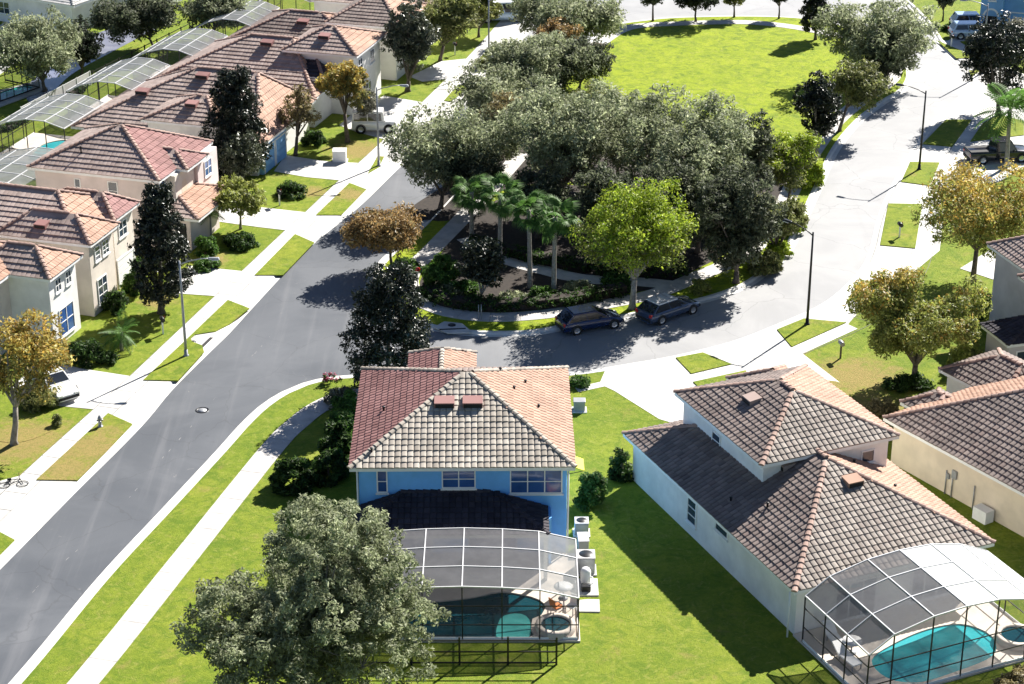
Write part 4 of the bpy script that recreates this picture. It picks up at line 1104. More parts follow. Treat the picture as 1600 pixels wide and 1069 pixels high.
def patio_chair(loc, rz, label, mat='trim'):
    e = empty('patio_chair', loc, rz, label, 'chair')
    MB().box(-0.25, 0.25, -0.25, 0.25, 0.40, 0.46).build('seat', MAT[mat], e, 0.02)
    MB().hexa([(-0.25, 0.22, 0.46), (0.25, 0.22, 0.46), (0.25, 0.28, 0.46), (-0.25, 0.28, 0.46), (-0.25, 0.32, 0.95), (0.25, 0.32, 0.95), (0.25, 0.37, 0.95), (-0.25, 0.37, 0.95)]).build('backrest', MAT[mat], e)
    for x in (-0.22, 0.22):
        for y in (-0.22, 0.22): MB().box(x - 0.02, x + 0.02, y - 0.02, y + 0.02, 0, 0.40).build('leg', MAT['greymetal'], e)
    return e
patio_chair(G(870, 958, 0.1), 2.2, 'orange cushioned patio chair beside the round spa', 'orange')
patio_chair(G(893, 958, 0.1), -0.6, 'white patio chair beside the orange chair in the cage', 'trim')
patio_table(G(880, 935, 0.1), 'small round white patio table in the cage behind the blue house')

# the cage and pool behind the white house
rd = [0.45, 1.8, 4.0, 5.9, 7.8, 9.7, 11.4]
cage('pool_cage', (R_O[0], R_O[1], 0), -R_A, 'arched pool cage with white sheen on half its roof behind the white house', rd, [2.75, 3.55, 4.0, 4.1, 4.0, 3.55, 2.75], [-6.15, -4.2, -2.25, -0.35], 0.0,
     colm=['screen_roof', 'screen_roof', 'screen_roof', 'screen_sheen', 'screen_sheen', 'screen_sheen'], rails=(0.95, 2.05))
rc = [RF(0.35, -6.25), RF(11.5, -6.25), RF(11.5, 0.4), RF(0.35, 0.4)]
wp2 = spline(W([(1362, 1032), (1385, 1060), (1432, 1068), (1490, 1052), (1548, 1028), (1556, 1006), (1540, 988), (1500, 976), (1450, 984), (1400, 1005)], 0.05), 0.4, True)
wp2 = [p for p in wp2]
pool('swimming_pool', 'turquoise kidney pool inside the arched cage of the white house', rc, wp2, mat='turq')
spa(G(1588, 1000, 0.1), 0.8, 'round raised spa beside the turquoise kidney pool', 'water')
lounger(G(1308, 1010, 0.1), 0.3, 'white sun lounger beside the turquoise pool, nearest the house wall')
patio_table(G(1330, 1020, 0.1), 'small round patio table at the corner of the turquoise pool deck')
lounger(G(1330, 1040, 0.1), 0.5, 'white sun lounger at the front corner of the turquoise pool deck')

# cages behind the left row
def lcage(d0, d1, s0, s1, label, zc=3.7, nx=5, ny=5):
    us = [d0 + (d1 - d0) * i / (nx - 1) for i in range(nx)]
    zs = [2.5 + (zc - 2.5) * math.sin(math.pi * (0.06 + 0.72 * i / (nx - 1))) * 1.25 for i in range(nx)]
    vv = [s0 + (s1 - s0) * i / (ny - 1) for i in range(ny)]
    o = cage('pool_cage', (*L_O, 0), -L_A, label, us, zs, vv, 0.0, colm=['screen_pale'] * (nx - 1), walls='fl', bw=0.06, rails=(1.25,), group='pool cages behind the left row')
    poly = [LF(d0 - 0.1, s0 - 0.1), LF(d1 + 0.2, s0 - 0.1), LF(d1 + 0.2, s1 + 0.1), LF(d0 - 0.1, s1 + 0.1)]
    cx_, cy_ = (d0 + d1) / 2, (s0 + s1) / 2
    wpl = [LF(cx_ + 1.3 * math.cos(a) * (1 + 0.12 * math.sin(3 * a)), cy_ + 2.8 * math.sin(a)) for a in [2 * math.pi * i / 20 for i in range(20)]]
    return poly, wpl
cg = [(-18.4, -10.9, 0.3, 8.3, 'grey screened pool cage at the left edge behind the pink house', 'turquoise pool under the grey cage behind the pink house'),
      (-22.6, -15.6, 14.4, 21.6, 'second pool cage from the left edge, with a beige wall inside', 'small blue pool under the second cage from the left edge'),
      (-21.4, -15.0, 25.6, 33.2, 'pool cage behind the house with the shaded garage beside bright lawn', 'pool under the cage beside the bright lawn strip'),
      (-20.4, -14.0, 36.4, 43.6, 'arched pool cage behind the tall white house', 'pool under the arched cage behind the tall white house'),
      (-19.2, -13.2, 47.4, 54.4, 'pale pool cage half hidden by a tree behind the brown roof', 'pool under the half hidden pale cage'),
      (-17.2, -11.2, 57.4, 64.0, 'pool cage touching the top edge of the picture', 'pool under the cage at the top edge')]
for d0, d1, s0, s1, lb, lb2 in cg:
    poly, wpl = lcage(d0, d1, s0, s1, lb)
    pool('swimming_pool', lb2, poly, wpl, mat='turq')
# back-yard pool across the fence
fp = W([(-30, 150), (62, 127), (75, 140), (0, 168), (-30, 172)])
fw = spline(W([(-10, 150), (28, 137), (50, 134), (46, 142), (5, 157), (-10, 158)]), 0.5, True)
pool('swimming_pool', 'green pool with dark frame under the tree at the left edge', fp, fw, mat='green_water', deck='concrete')
_a, _b = G(-20, 168), G(62, 139)
cage('pool_cage', _a, math.atan2((_b - _a).y, (_b - _a).x), 'dark framed screen around the green pool at the left edge', [0, 1.7, 3.4, 5.1, (_b - _a).length], [2.4] * 5, [0.0, 2.2, 4.4], 0.2, colm=['screen_wall'] * 4, frame='bronze', walls='fr', rails=(1.2,))

# ------------------------------------------------------------------ trees
def Zat(Y, ypx):
    v = (ypx - 534.5) / F_PX
    return CAM_H + Y * (-_s - v * _c) / (_c - v * _s)
def Xat(Y, z, xpx):
    return (xpx - 800.0) / F_PX * (Y * _c + (CAM_H - z) * _s)
PAL = dict(
    oak=[(0.16, 0.185, 0.10), (0.24, 0.265, 0.155), (0.33, 0.35, 0.225), (0.19, 0.215, 0.12)],
    olive=[(0.13, 0.15, 0.045), (0.19, 0.205, 0.07), (0.25, 0.25, 0.10), (0.11, 0.13, 0.045)],
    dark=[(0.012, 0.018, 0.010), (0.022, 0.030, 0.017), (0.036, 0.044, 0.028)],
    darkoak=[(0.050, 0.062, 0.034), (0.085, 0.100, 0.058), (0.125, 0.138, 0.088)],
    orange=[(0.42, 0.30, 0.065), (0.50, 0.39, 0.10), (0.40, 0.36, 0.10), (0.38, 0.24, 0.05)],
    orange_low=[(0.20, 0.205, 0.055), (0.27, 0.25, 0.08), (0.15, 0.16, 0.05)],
    yellow=[(0.26, 0.35, 0.025), (0.35, 0.43, 0.045), (0.18, 0.27, 0.02), (0.31, 0.37, 0.035)],
    bronze=[(0.33, 0.21, 0.085), (0.26, 0.17, 0.07), (0.40, 0.27, 0.11), (0.21, 0.17, 0.08)],
    lime=[(0.25, 0.28, 0.06), (0.33, 0.345, 0.09), (0.19, 0.225, 0.05)],
    tan=[(0.24, 0.20, 0.09), (0.30, 0.25, 0.12), (0.18, 0.15, 0.07)],
    green=[(0.035, 0.085, 0.014), (0.06, 0.125, 0.022), (0.09, 0.16, 0.035)],
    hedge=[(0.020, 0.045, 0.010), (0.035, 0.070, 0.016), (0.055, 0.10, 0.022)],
    grey=[(0.21, 0.21, 0.16), (0.28, 0.275, 0.21), (0.15, 0.15, 0.11)],
)
def leaves(rs, clumps, crad, n, size, pal, pal_low=None, zlo=0, zhi=1, up=0.35, split=0.5):
    """n leaf faces scattered through twig clumps; each a folded diamond"""
    clumps = np.asarray(clumps); crad = np.asarray(crad)
    w = crad ** 2; idx = rs.choice(len(clumps), n, p=w / w.sum())
    d = rs.normal(size=(n, 3)); d /= np.linalg.norm(d, axis=1)[:, None]
    r = crad[idx] * rs.uniform(0.15, 1.0, n) ** 0.6
    P = clumps[idx] + d * r[:, None] * np.array([1, 1, 0.8])
    nor = d * 0.7 + rs.normal(size=(n, 3)) * 0.6 + np.array([0, 0, up]); nor /= np.linalg.norm(nor, axis=1)[:, None]
    t = np.cross(nor, rs.normal(size=(n, 3))); t /= np.linalg.norm(t, axis=1)[:, None] + 1e-9
    bt = np.cross(nor, t)
    s = size * 1.12 * rs.uniform(0.55, 1.45, n)[:, None]
    V = np.stack([P - t * s, P - bt * s * 0.38 + nor * s * 0.12, P + t * s, P + bt * s * 0.42 + nor * s * 0.12], 1).reshape(-1, 3)
    Q = np.arange(n * 4).reshape(-1, 4)
    pal = np.array(pal); c = pal[rs.integers(len(pal), size=n)]
    tone = rs.uniform(0.72, 1.28, len(clumps))[idx][:, None]
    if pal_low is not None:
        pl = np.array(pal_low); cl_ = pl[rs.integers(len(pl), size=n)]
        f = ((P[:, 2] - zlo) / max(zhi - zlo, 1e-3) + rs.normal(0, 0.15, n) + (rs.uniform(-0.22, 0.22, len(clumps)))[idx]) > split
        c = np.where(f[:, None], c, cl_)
    C = np.concatenate([c * tone, np.ones((n, 1))], 1)
    return V, Q, np.repeat(C, 4, axis=0)

def tree(name, label, bx_, by_, x0, x1, y0, y1, pal='oak', pal_low=None, n=6000, leaf=0.20, mat='leaf', bark='bark', shape='round', dens=1.0, seed=0, group=None, trunk_r=None, lean=(0, 0), limbs=10, split=0.5, cat='tree', crad=1.0, depth=1.0):
    rs = np.random.default_rng(seed + 11); rr = random.Random(seed + 5)
    B = G(bx_, by_)
    cxp, cyp = (x0 + x1) / 2, (y0 + y1) / 2
    zc = Zat(B.y, cyp); X = Xat(B.y, zc, cxp)
    dep = B.y * _c + (CAM_H - zc) * _s
    hw = (x1 - x0) / 2 / F_PX * dep * 1.07; A_ = (y1 - y0) / 2 / F_PX * dep * 1.07
    sn = 0.47; cs = 0.883
    ry = min(hw, A_ / sn * 0.82) * depth
    rz = math.sqrt(max(A_ * A_ - (ry * sn) ** 2, (0.35 * A_) ** 2)) / cs
    if zc - rz < 0.25: zc = rz + 0.25
    C0 = np.array([X - B.x, 0.0, zc])
    e = empty(name, B, 0, label, cat, group)
    # lobes -> twig clumps
    clumps, rad, lobes = [], [], []
    if shape == 'cone':
        nl = 26
        for k in range(nl):
            h_ = 0.92 - 1.84 * k / (nl - 1)
            rloc = max(0.16, 1.0 - 0.68 * ((h_ + 1) / 2) ** 1.5 - max(0, -h_ - 0.6) * 1.2)
            a = k * 2.4
            lobes.append((np.array([hw * rloc * 0.62 * math.cos(a), ry * rloc * 0.62 * math.sin(a), rz * h_ * 0.9]), 0.40 * hw * (0.3 + 0.7 * rloc)))
    else:
        nl = 24 if shape == 'round' else 15
        for k in range(nl):
            d = rs.normal(size=3); d /= np.linalg.norm(d); d[2] = d[2] * 0.85 + 0.12
            q = rr.uniform(0.30, 0.74)
            lobes.append((d * q * np.array([hw, ry, rz]), rr.uniform(0.30, 0.44) * (hw * ry * rz) ** (1 / 3) if shape == 'round' else rr.uniform(0.22, 0.36) * (hw * ry * rz) ** (1 / 3)))
    for c_, r_ in lobes:
        m = max(6, int(17 * dens))
        d = rs.normal(size=(m, 3)); d /= np.linalg.norm(d, axis=1)[:, None]
        sc = np.minimum(np.array([hw, ry, rz]), r_) if shape != 'cone' else np.array([r_, r_, r_ * 0.9])
        pts = c_ + d * sc * rs.uniform(0.55, 1.0, (m, 1))
        q = np.linalg.norm(pts / np.array([hw, ry, rz]), axis=1)
        if shape != 'cone': pts = pts / np.maximum(q, 1.0)[:, None]
        clumps += list(pts + C0); rad += list(rs.uniform(0.30, 0.58, m) * crad * max(0.6, min(1.5, hw / 3.2)))
    clumps = np.array(clumps); clumps[:, 2] = np.maximum(clumps[:, 2], 0.3)
    V, Q, Cc = leaves(rs, clumps, rad, n, leaf, PAL[pal], PAL[pal_low] if pal_low else None, zc - rz, zc + rz, split=split)
    V[:, 2] = np.maximum(V[:, 2], 0.05)
    # trunk and limbs, tapered
    tr = trunk_r or max(0.09, 0.045 * (zc + rz) * 0.55)
    fork = max(0.35, (zc - rz) * 0.85 + 0.15 * rz)
    mid = Vector((C0[0] * 0.35 + lean[0], lean[1], fork))
    mb = MB()
    mb.tube([(0, 0, -0.1), (0.0, 0.0, 0.25), mid * 0.55 + Vector((rr.uniform(-.05, .05), 0, 0)), mid], [tr * 1.5, tr * 1.05, tr * 0.85, tr * 0.75], 9)
    top = Vector((C0[0], 0, zc + rz * 0.55))
    if shape == 'cone':
        mb.tube([mid, (mid + top) * 0.5, top], [tr * 0.75, tr * 0.5, tr * 0.12], 8)
    for c_, r_ in lobes[:limbs]:
        t_ = Vector(C0 + c_)
        st = mid if shape != 'cone' else mid.lerp(top, max(0.0, min(0.9, (t_.z - mid.z) / max(0.2, top.z - mid.z) - 0.1)))
        m1 = st.lerp(t_, 0.5) + Vector((rr.uniform(-.3, .3), rr.uniform(-.3, .3), rr.uniform(-0.1, .35)))
        mb.tube([st, m1, t_], [tr * 0.5, tr * 0.3, tr * 0.12], 6, cap=False)
        for k in range(6):
            j = rr.randrange(len(clumps)); best = min((rr.randrange(len(clumps)) for _ in range(14)), key=lambda j: (Vector(clumps[j]) - t_).length)
            p2 = Vector(clumps[best])
            mb.tube([m1.lerp(t_, 0.6), m1.lerp(p2, 0.62) + Vector((0, 0, 0.12)), p2], [tr * 0.16, tr * 0.10, tr * 0.04], 5, cap=False)
    mb.build('trunk', MAT[bark], e)
    link_mesh('crown', np_mesh('crown', V, Q, cols=Cc), MAT[mat], e)
    return e

def shrub(name, label, x0, x1, y0, y1, pal='hedge', n=1500, leaf=0.11, mat='leaf', seed=0, group=None, yb=None, cat='shrub', flat=False):
    """bush standing on the ground whose foot is near the lower edge of its outline"""
    rs = np.random.default_rng(seed + 77); rr = random.Random(seed)
    B = G((x0 + x1) / 2, (yb if yb else y1) - 0.18 * (y1 - y0))
    dep = B.y * _c + CAM_H * _s
    hw = (x1 - x0) / 2 / F_PX * dep; A_ = (y1 - y0) / F_PX * dep
    ry = min(hw, A_ * 0.75); hz = max(0.4, (A_ - ry * 0.6) / 0.88)
    e = empty(name, B, 0, label, cat, group)
    K = max(26, int(26 * hw))
    d = rs.normal(size=(K, 3)); d /= np.linalg.norm(d, axis=1)[:, None]; d[:, 2] = np.abs(d[:, 2])
    cl_ = d * np.array([hw, ry, hz]) * rs.uniform(0.55, 0.86, (K, 1))
    cl_[:, 2] = np.maximum(cl_[:, 2], 0.15)
    rad = rs.uniform(0.30, 0.5, K) * max(0.45, min(0.9, hw))
    V, Q, C = leaves(rs, cl_, rad, n, leaf, PAL[pal])
    V[:, 2] = np.maximum(V[:, 2], 0.02)
    link_mesh('foliage', np_mesh('foliage', V, Q, cols=C), MAT[mat], e)
    mb = MB()
    for k in range(6):
        p = Vector(cl_[rr.randrange(K)])
        mb.tube([(rr.uniform(-.1, .1) * hw, rr.uniform(-.1, .1) * ry, -0.05), p * 0.5, p], [0.05, 0.035, 0.015], 5, cap=False)
    mb.build('stem', MAT['bark'], e)
    return e

def hedge(name, label, px, w, h, pal='hedge', n=5000, leaf=0.10, seed=0, mat='leaf'):
    """clipped hedge along a line"""
    rs = np.random.default_rng(seed + 31)
    pl = spline(W(px), 0.4); o = Vector((*pl[len(pl) // 2], 0))
    e = empty(name, o, 0, label, 'hedge')
    P = np.array(pl) - np.array([o.x, o.y])
    idx = rs.integers(len(P), size=n // 18)
    cl_ = np.concatenate([P[idx] + rs.uniform(-w / 2, w / 2, (len(idx), 2)), rs.uniform(0.15, h, (len(idx), 1)) * (0.9 + 0.1 * np.sin(idx * 0.7))[:, None]], 1)
    V, Q, C = leaves(rs, cl_, np.full(len(idx), 0.24), n, leaf, PAL[pal])
    V[:, 2] = np.maximum(V[:, 2], 0.02)
    link_mesh('foliage', np_mesh('foliage', V, Q, cols=C), MAT[mat], e)
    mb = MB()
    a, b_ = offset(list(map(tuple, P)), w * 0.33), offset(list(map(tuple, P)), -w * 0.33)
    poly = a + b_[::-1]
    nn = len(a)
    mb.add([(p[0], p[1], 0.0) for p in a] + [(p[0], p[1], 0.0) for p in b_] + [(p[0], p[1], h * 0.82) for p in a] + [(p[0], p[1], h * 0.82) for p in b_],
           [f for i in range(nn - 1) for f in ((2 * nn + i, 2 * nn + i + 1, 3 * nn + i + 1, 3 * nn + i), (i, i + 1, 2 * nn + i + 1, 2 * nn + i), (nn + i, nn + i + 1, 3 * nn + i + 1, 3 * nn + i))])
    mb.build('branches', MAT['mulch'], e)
    return e

FROND = {}
def frond_mesh(kind):
    if kind in FROND: return FROND[kind]
    rs = np.random.default_rng(5)
    V, Q, C = [], [], []
    def quad(a, b_, c_, d, col):
        k = len(V); V.extend([a, b_, c_, d]); Q.append((k, k + 1, k + 2, k + 3)); C.extend([(*col, 1)] * 4)
    g0 = np.array((0.05, 0.12, 0.02)); g1 = np.array((0.11, 0.20, 0.05))
    if kind == 'fan':                                 # sabal: stalk and a drooping fan of blades
        for k in range(6):
            t0, t1 = k / 6, (k + 1) / 6
            quad((t0 * 0.9, -0.02, -t0 * t0 * 0.10), (t1 * 0.9, -0.02, -t1 * t1 * 0.10), (t1 * 0.9, 0.02, -t1 * t1 * 0.10), (t0 * 0.9, 0.02, -t0 * t0 * 0.10), g0 * 1.6)
        for k in range(23):
            a = (k - 11) / 11 * 1.75; L = 0.92 - 0.2 * abs(a) / 1.75 + rs.uniform(-0.05, 0.05)
            ca, sa = math.cos(a), math.sin(a); px, py = -sa, ca
            m = (0.9 + ca * L * 0.55, sa * L * 0.55, -0.10 - 0.05 * abs(sa)); t = (0.9 + ca * L, sa * L, -0.10 - 0.38 * L - 0.1 * rs.uniform())
            wd = 0.045; col = g0 + (g1 - g0) * rs.uniform()
            quad((0.88, 0, -0.09), (m[0] - px * wd, m[1] - py * wd, m[2]), (m[0], m[1], m[2] + 0.03), (m[0] + px * wd, m[1] + py * wd, m[2]), col)
            quad((m[0] - px * wd, m[1] - py * wd, m[2]), t, t, (m[0] + px * wd, m[1] + py * wd, m[2]), col)
    else:                                             # feather: arching rib with leaflets either side
        n = 16
        pr = lambda t: np.array((t * 1.9, 0, 0.55 * t - 1.05 * t * t))
        for k in range(n):
            a, b_ = pr(k / n), pr((k + 1) / n)
            quad(tuple(a + (0, -0.02, 0)), tuple(b_ + (0, -0.02, 0)), tuple(b_ + (0, 0.02, 0)), tuple(a + (0, 0.02, 0)), g1)
            if k > 1:
                for sgn in (-1, 1):
                    L = 0.55 * math.sin(math.pi * (0.15 + 0.8 * k / n)); col = g0 + (g1 - g0) * rs.uniform()
                    t = a + np.array((L * 0.45, sgn * L, -0.28 * L)); m = (a + t) / 2 + np.array((0.05, 0, 0.03))
                    quad(tuple(a), tuple(m + (0.05, 0, 0)), tuple(t), tuple(m - (0.05, 0, 0)), col)
    Va = np.array(V)
    FROND[kind] = np_mesh('frond', Va, np.array(Q), cols=np.array(C)); FROND[kind].materials.append(MAT['leaf'])
    return FROND[kind]
def palm(name, label, bx_, by_, topx, topy, size=1.0, nf=26, kind='fan', group=None, seed=0, r=0.17):
    rr = random.Random(seed); B = G(bx_, by_); z = max(0.6, Zat(B.y, topy)); X = Xat(B.y, z, topx) - B.x
    e = empty(name, B, 0, label, 'palm', group)
    path = [(0, 0, -0.1), (X * 0.05, 0, 0.3), (X * 0.3, 0.05, z * 0.45), (X * 0.7, 0.05, z * 0.8), (X, 0, z)]
    MB().tube(path, [r * 1.5, r * 1.15, r, r * 0.9, r * 1.05], 10).build('trunk', MAT['palmbark'], e)
    for k in range(nf):
        o = bpy.data.objects.new('frond', frond_mesh(kind)); COL.objects.link(o); o.parent = e
        el = rr.uniform(-0.75, 1.15); az = k * 2.399 + rr.uniform(-.2, .2); s = size * rr.uniform(0.8, 1.15)
        o.matrix_local = Matrix.Translation((X, 0, z)) @ Matrix.Rotation(az, 4, 'Z') @ Matrix.Rotation(-el, 4, 'Y') @ Matrix.Rotation(rr.uniform(-.4, .4), 4, 'X') @ Matrix.Scale(s, 4)
    return e

# ------------------------------------------------------------------ planting, near to far
tree('oak_tree', 'large grey-green live oak filling the foreground left of the pool', 470, 1112, 282, 700, 852, 1190, 'oak', n=90000, leaf=0.10, seed=1, dens=3.0, limbs=24, crad=0.62, bark='greybark')
tree('dark_tree', 'dark glossy tree behind the left front corner of the blue house roof', 604, 610, 528, 690, 418, 606, 'dark', n=22000, leaf=0.115, mat='leaf_gloss', seed=2, dens=1.3, bark='greybark', shape='cone')
tree('magnolia_tree', 'dark conical magnolia on the lawn between the street lamp and the beige house', 252, 489, 197, 302, 290, 472, 'dark', n=17400, leaf=0.12, mat='leaf_gloss', seed=3, shape='cone', dens=1.3)
tree('magnolia_tree', 'tall dark conical magnolia in front of the blue-shaded garage doors', 368, 282, 308, 424, 112, 272, 'dark', n=17400, leaf=0.136, mat='leaf_gloss', seed=4, shape='cone', dens=1.3)
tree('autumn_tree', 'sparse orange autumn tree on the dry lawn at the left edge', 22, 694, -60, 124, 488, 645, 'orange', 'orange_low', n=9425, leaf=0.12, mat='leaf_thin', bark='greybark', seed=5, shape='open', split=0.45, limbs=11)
tree('lime_tree', 'small pale lime tree in front of the pink house entry', 376, 358, 322, 430, 270, 345, 'lime', n=5500, leaf=0.13, mat='leaf_thin', bark='greybark', seed=6, shape='open', limbs=11)
tree('autumn_tree', 'golden autumn tree beside the parked white jeep', 543, 222, 485, 580, 84, 178, 'orange', 'orange_low', n=9425, leaf=0.136, mat='leaf_thin', bark='bark', seed=7, shape='open', split=0.52)
tree('bare_tree', 'nearly bare brown tree between the blue-shaded garage and the golden tree', 462, 243, 432, 503, 122, 215, 'tan', n=2600, leaf=0.13, mat='leaf_thin', bark='bark', seed=8, shape='open', limbs=11)
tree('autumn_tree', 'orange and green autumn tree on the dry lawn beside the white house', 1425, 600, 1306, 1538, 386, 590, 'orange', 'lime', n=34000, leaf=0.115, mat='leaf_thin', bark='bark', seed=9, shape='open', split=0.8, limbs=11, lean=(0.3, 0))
tree('autumn_tree', 'golden autumn tree beside the dark pickup at the right edge', 1520, 440, 1428, 1640, 252, 405, 'orange', 'lime', n=22000, leaf=0.115, mat='leaf_thin', bark='bark', seed=10, split=0.6)
tree('yellow_tree', 'bright yellow-green tree at the island corner above the parked cars', 988, 482, 903, 1092, 274, 446, 'yellow', 'olive', n=26000, leaf=0.105, split=0.34, mat='leaf_thin', bark='palmbark', seed=12, dens=1.5, limbs=12)
tree('bronze_tree', 'low bronze-brown tree at the western tip of the island', 612, 418, 534, 680, 310, 402, 'bronze', n=13775, leaf=0.12, mat='leaf_thin', seed=13, dens=1.2)
tree('oak_tree', 'spreading oak on the street side of the island with one dark trunk', 689, 326, 590, 800, 165, 322, 'oak', n=21750, leaf=0.136, seed=14, dens=1.4)
tree('oak_tree', 'tall silvery oak in the middle of the island grove', 880, 330, 772, 985, 118, 305, 'oak', n=27550, leaf=0.136, seed=15, dens=1.6)
tree('oak_tree', 'broad silvery oak on the lawn side of the island grove', 1060, 345, 940, 1208, 124, 330, 'oak', n=33350, leaf=0.136, seed=16, dens=1.7)
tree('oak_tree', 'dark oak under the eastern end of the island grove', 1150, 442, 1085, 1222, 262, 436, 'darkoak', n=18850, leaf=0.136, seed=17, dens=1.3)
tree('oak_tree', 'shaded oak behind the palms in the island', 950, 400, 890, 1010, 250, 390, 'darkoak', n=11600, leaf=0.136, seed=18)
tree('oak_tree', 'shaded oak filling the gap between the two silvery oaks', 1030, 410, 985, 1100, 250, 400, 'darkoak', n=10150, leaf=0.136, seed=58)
tree('straw_tree', 'tan thin-leaved tree at the back edge of the island grove', 785, 250, 728, 835, 140, 235, 'tan', 'oak', n=6525, leaf=0.12, mat='leaf_thin', seed=19, shape='open', split=0.55)
tree('yellow_tree', 'scraggly yellow tree overhanging the pale loop road', 1232, 318, 1178, 1302, 200, 305, 'yellow', 'olive', n=7250, leaf=0.128, mat='leaf_thin', seed=20, shape='open', split=0.6)
tree('olive_tree', 'olive-brown tree at the kerb below the scraggly yellow tree', 1215, 402, 1150, 1268, 285, 400, 'olive', n=9425, leaf=0.128, seed=21, shape='open')
tree('dark_tree', 'dark grey tree standing in the island bed left of the palms', 752, 474, 712, 792, 362, 466, 'dark', n=5500, leaf=0.14, mat='leaf_gloss', bark='greybark', seed=22)
tree('oak_tree', 'grey oak above the island on the street side', 808, 170, 742, 872, 48, 152, 'oak', n=13050, leaf=0.144, seed=23, dens=1.2)
tree('bronze_tree', 'brownish tree among the grey oaks at the top of the park', 880, 112, 828, 925, 28, 95, 'bronze', 'oak', n=7250, leaf=0.144, mat='leaf_thin', seed=24, split=0.55)
tree('oak_tree', 'wide silvery oak at the top corner of the park lawn', 915, 92, 822, 1005, -12, 72, 'oak', n=15950, leaf=0.16, seed=25, dens=1.3)
tree('dark_tree', 'tall dark tree beside the last house of the left row', 637, 143, 596, 684, -8, 130, 'darkoak', n=13050, leaf=0.144, seed=26, mat='leaf_gloss')
tree('olive_tree', 'olive tree at the top left of the street', 688, 95, 648, 755, -20, 76, 'olive', n=11600, leaf=0.152, seed=27)
tree('lime_tree', 'pale yellow-green tree leaning over the street at the top', 748, 58, 708, 790, -25, 48, 'lime', 'olive', n=6525, leaf=0.152, mat='leaf_thin', seed=28, shape='open')
tree('oak_tree', 'big grey oak where the loop road bends at top right', 1350, 128, 1276, 1474, -18, 124, 'oak', n=21750, leaf=0.152, seed=29, dens=1.4, bark='bark')
tree('dark_tree', 'dark oak crown low against the bend of the loop road', 1385, 142, 1345, 1425, 55, 140, 'darkoak', n=7975, leaf=0.144, seed=59)
tree('dark_tree', 'narrow dark tree at the top right corner of the park lawn', 1274, 62, 1248, 1302, -25, 44, 'dark', n=5800, leaf=0.144, mat='leaf_gloss', seed=30, shape='cone')
tree('olive_tree', 'round tan-green tree on the park edge beside the loop road', 1312, 205, 1288, 1392, 94, 172, 'olive', 'olive', n=10150, leaf=0.136, seed=31, mat='leaf_thin')
tree('dark_tree', 'dark tree on the park edge left of the tan-green tree', 1276, 240, 1242, 1314, 116, 234, 'dark', n=9425, leaf=0.128, mat='leaf_gloss', seed=32, bark='greybark')
tree('dark_tree', 'dark glossy tree beside the drive at the right edge', 1560, 180, 1498, 1625, 28, 184, 'dark', n=14500, leaf=0.144, mat='leaf_gloss', seed=33)
tree('grey_tree', 'greyish bare-topped tree in front of the pale blue house', 1590, 84, 1562, 1625, 20, 70, 'grey', n=3625, leaf=0.136, mat='leaf_thin', seed=34)
TOPG = 'small trees along the street at the top of the park'
tree('oak_tree', 'small dark tree at the top edge, leftmost along the far street', 1020, 33, 990, 1050, -34, 10, 'darkoak', n=4350, leaf=0.16, seed=35, group=TOPG)
tree('oak_tree', 'dark spreading tree at the top edge, second along the far street', 1087, 34, 1042, 1132, -40, 24, 'dark', n=6525, leaf=0.16, seed=36, group=TOPG)
tree('oak_tree', 'olive tree at the top edge, third along the far street', 1147, 27, 1122, 1172, -32, 12, 'olive', n=3625, leaf=0.16, seed=37, group=TOPG)
tree('oak_tree', 'slim dark tree at the top edge, fourth along the far street', 1217, 29, 1198, 1238, -28, 10, 'dark', n=2900, leaf=0.16, seed=38, group=TOPG)
tree('oak_tree', 'dark young tree on the bright lawn at the top right', 1473, 33, 1458, 1492, -22, 16, 'darkoak', n=2610, leaf=0.16, seed=39)
tree('oak_tree', 'big oak above the green pool at the left edge', 70, 143, -25, 142, 8, 140, 'oak', n=18850, leaf=0.152, seed=40, dens=1.3, bark='bark')
tree('oak_tree', 'dark lower oak right of the big oak at the left edge', 128, 118, 88, 168, 35, 122, 'dark', n=7250, leaf=0.152, seed=60)
tree('oak_tree', 'dark forked oak standing beside the back fence', 243, 80, 142, 296, -22, 76, 'darkoak', n=17400, leaf=0.16, seed=41, dens=1.3, bark='bark')
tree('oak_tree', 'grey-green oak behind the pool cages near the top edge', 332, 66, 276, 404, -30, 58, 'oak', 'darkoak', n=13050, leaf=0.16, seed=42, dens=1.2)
tree('oak_tree', 'slim tree on the far lawn behind the pool cages', 404, 22, 380, 436, -45, 4, 'darkoak', n=3625, leaf=0.16, seed=43)
tree('bronze_tree', 'tan tree tucked behind the last roof of the left row', 600, 88, 578, 628, 10, 62, 'tan', n=3625, leaf=0.144, mat='leaf_thin', seed=44, shape='open')
tree('dark_tree', 'grey shaded shrub-tree at the foot of the tall magnolia', 372, 300, 340, 412, 205, 292, 'darkoak', n=6525, leaf=0.12, mat='leaf_gloss', seed=45)
tree('grey_tree', 'silvery round shrub beside the white jeep', 560, 205, 548, 596, 140, 182, 'grey', n=3190, leaf=0.12, mat='leaf_thin', seed=46)

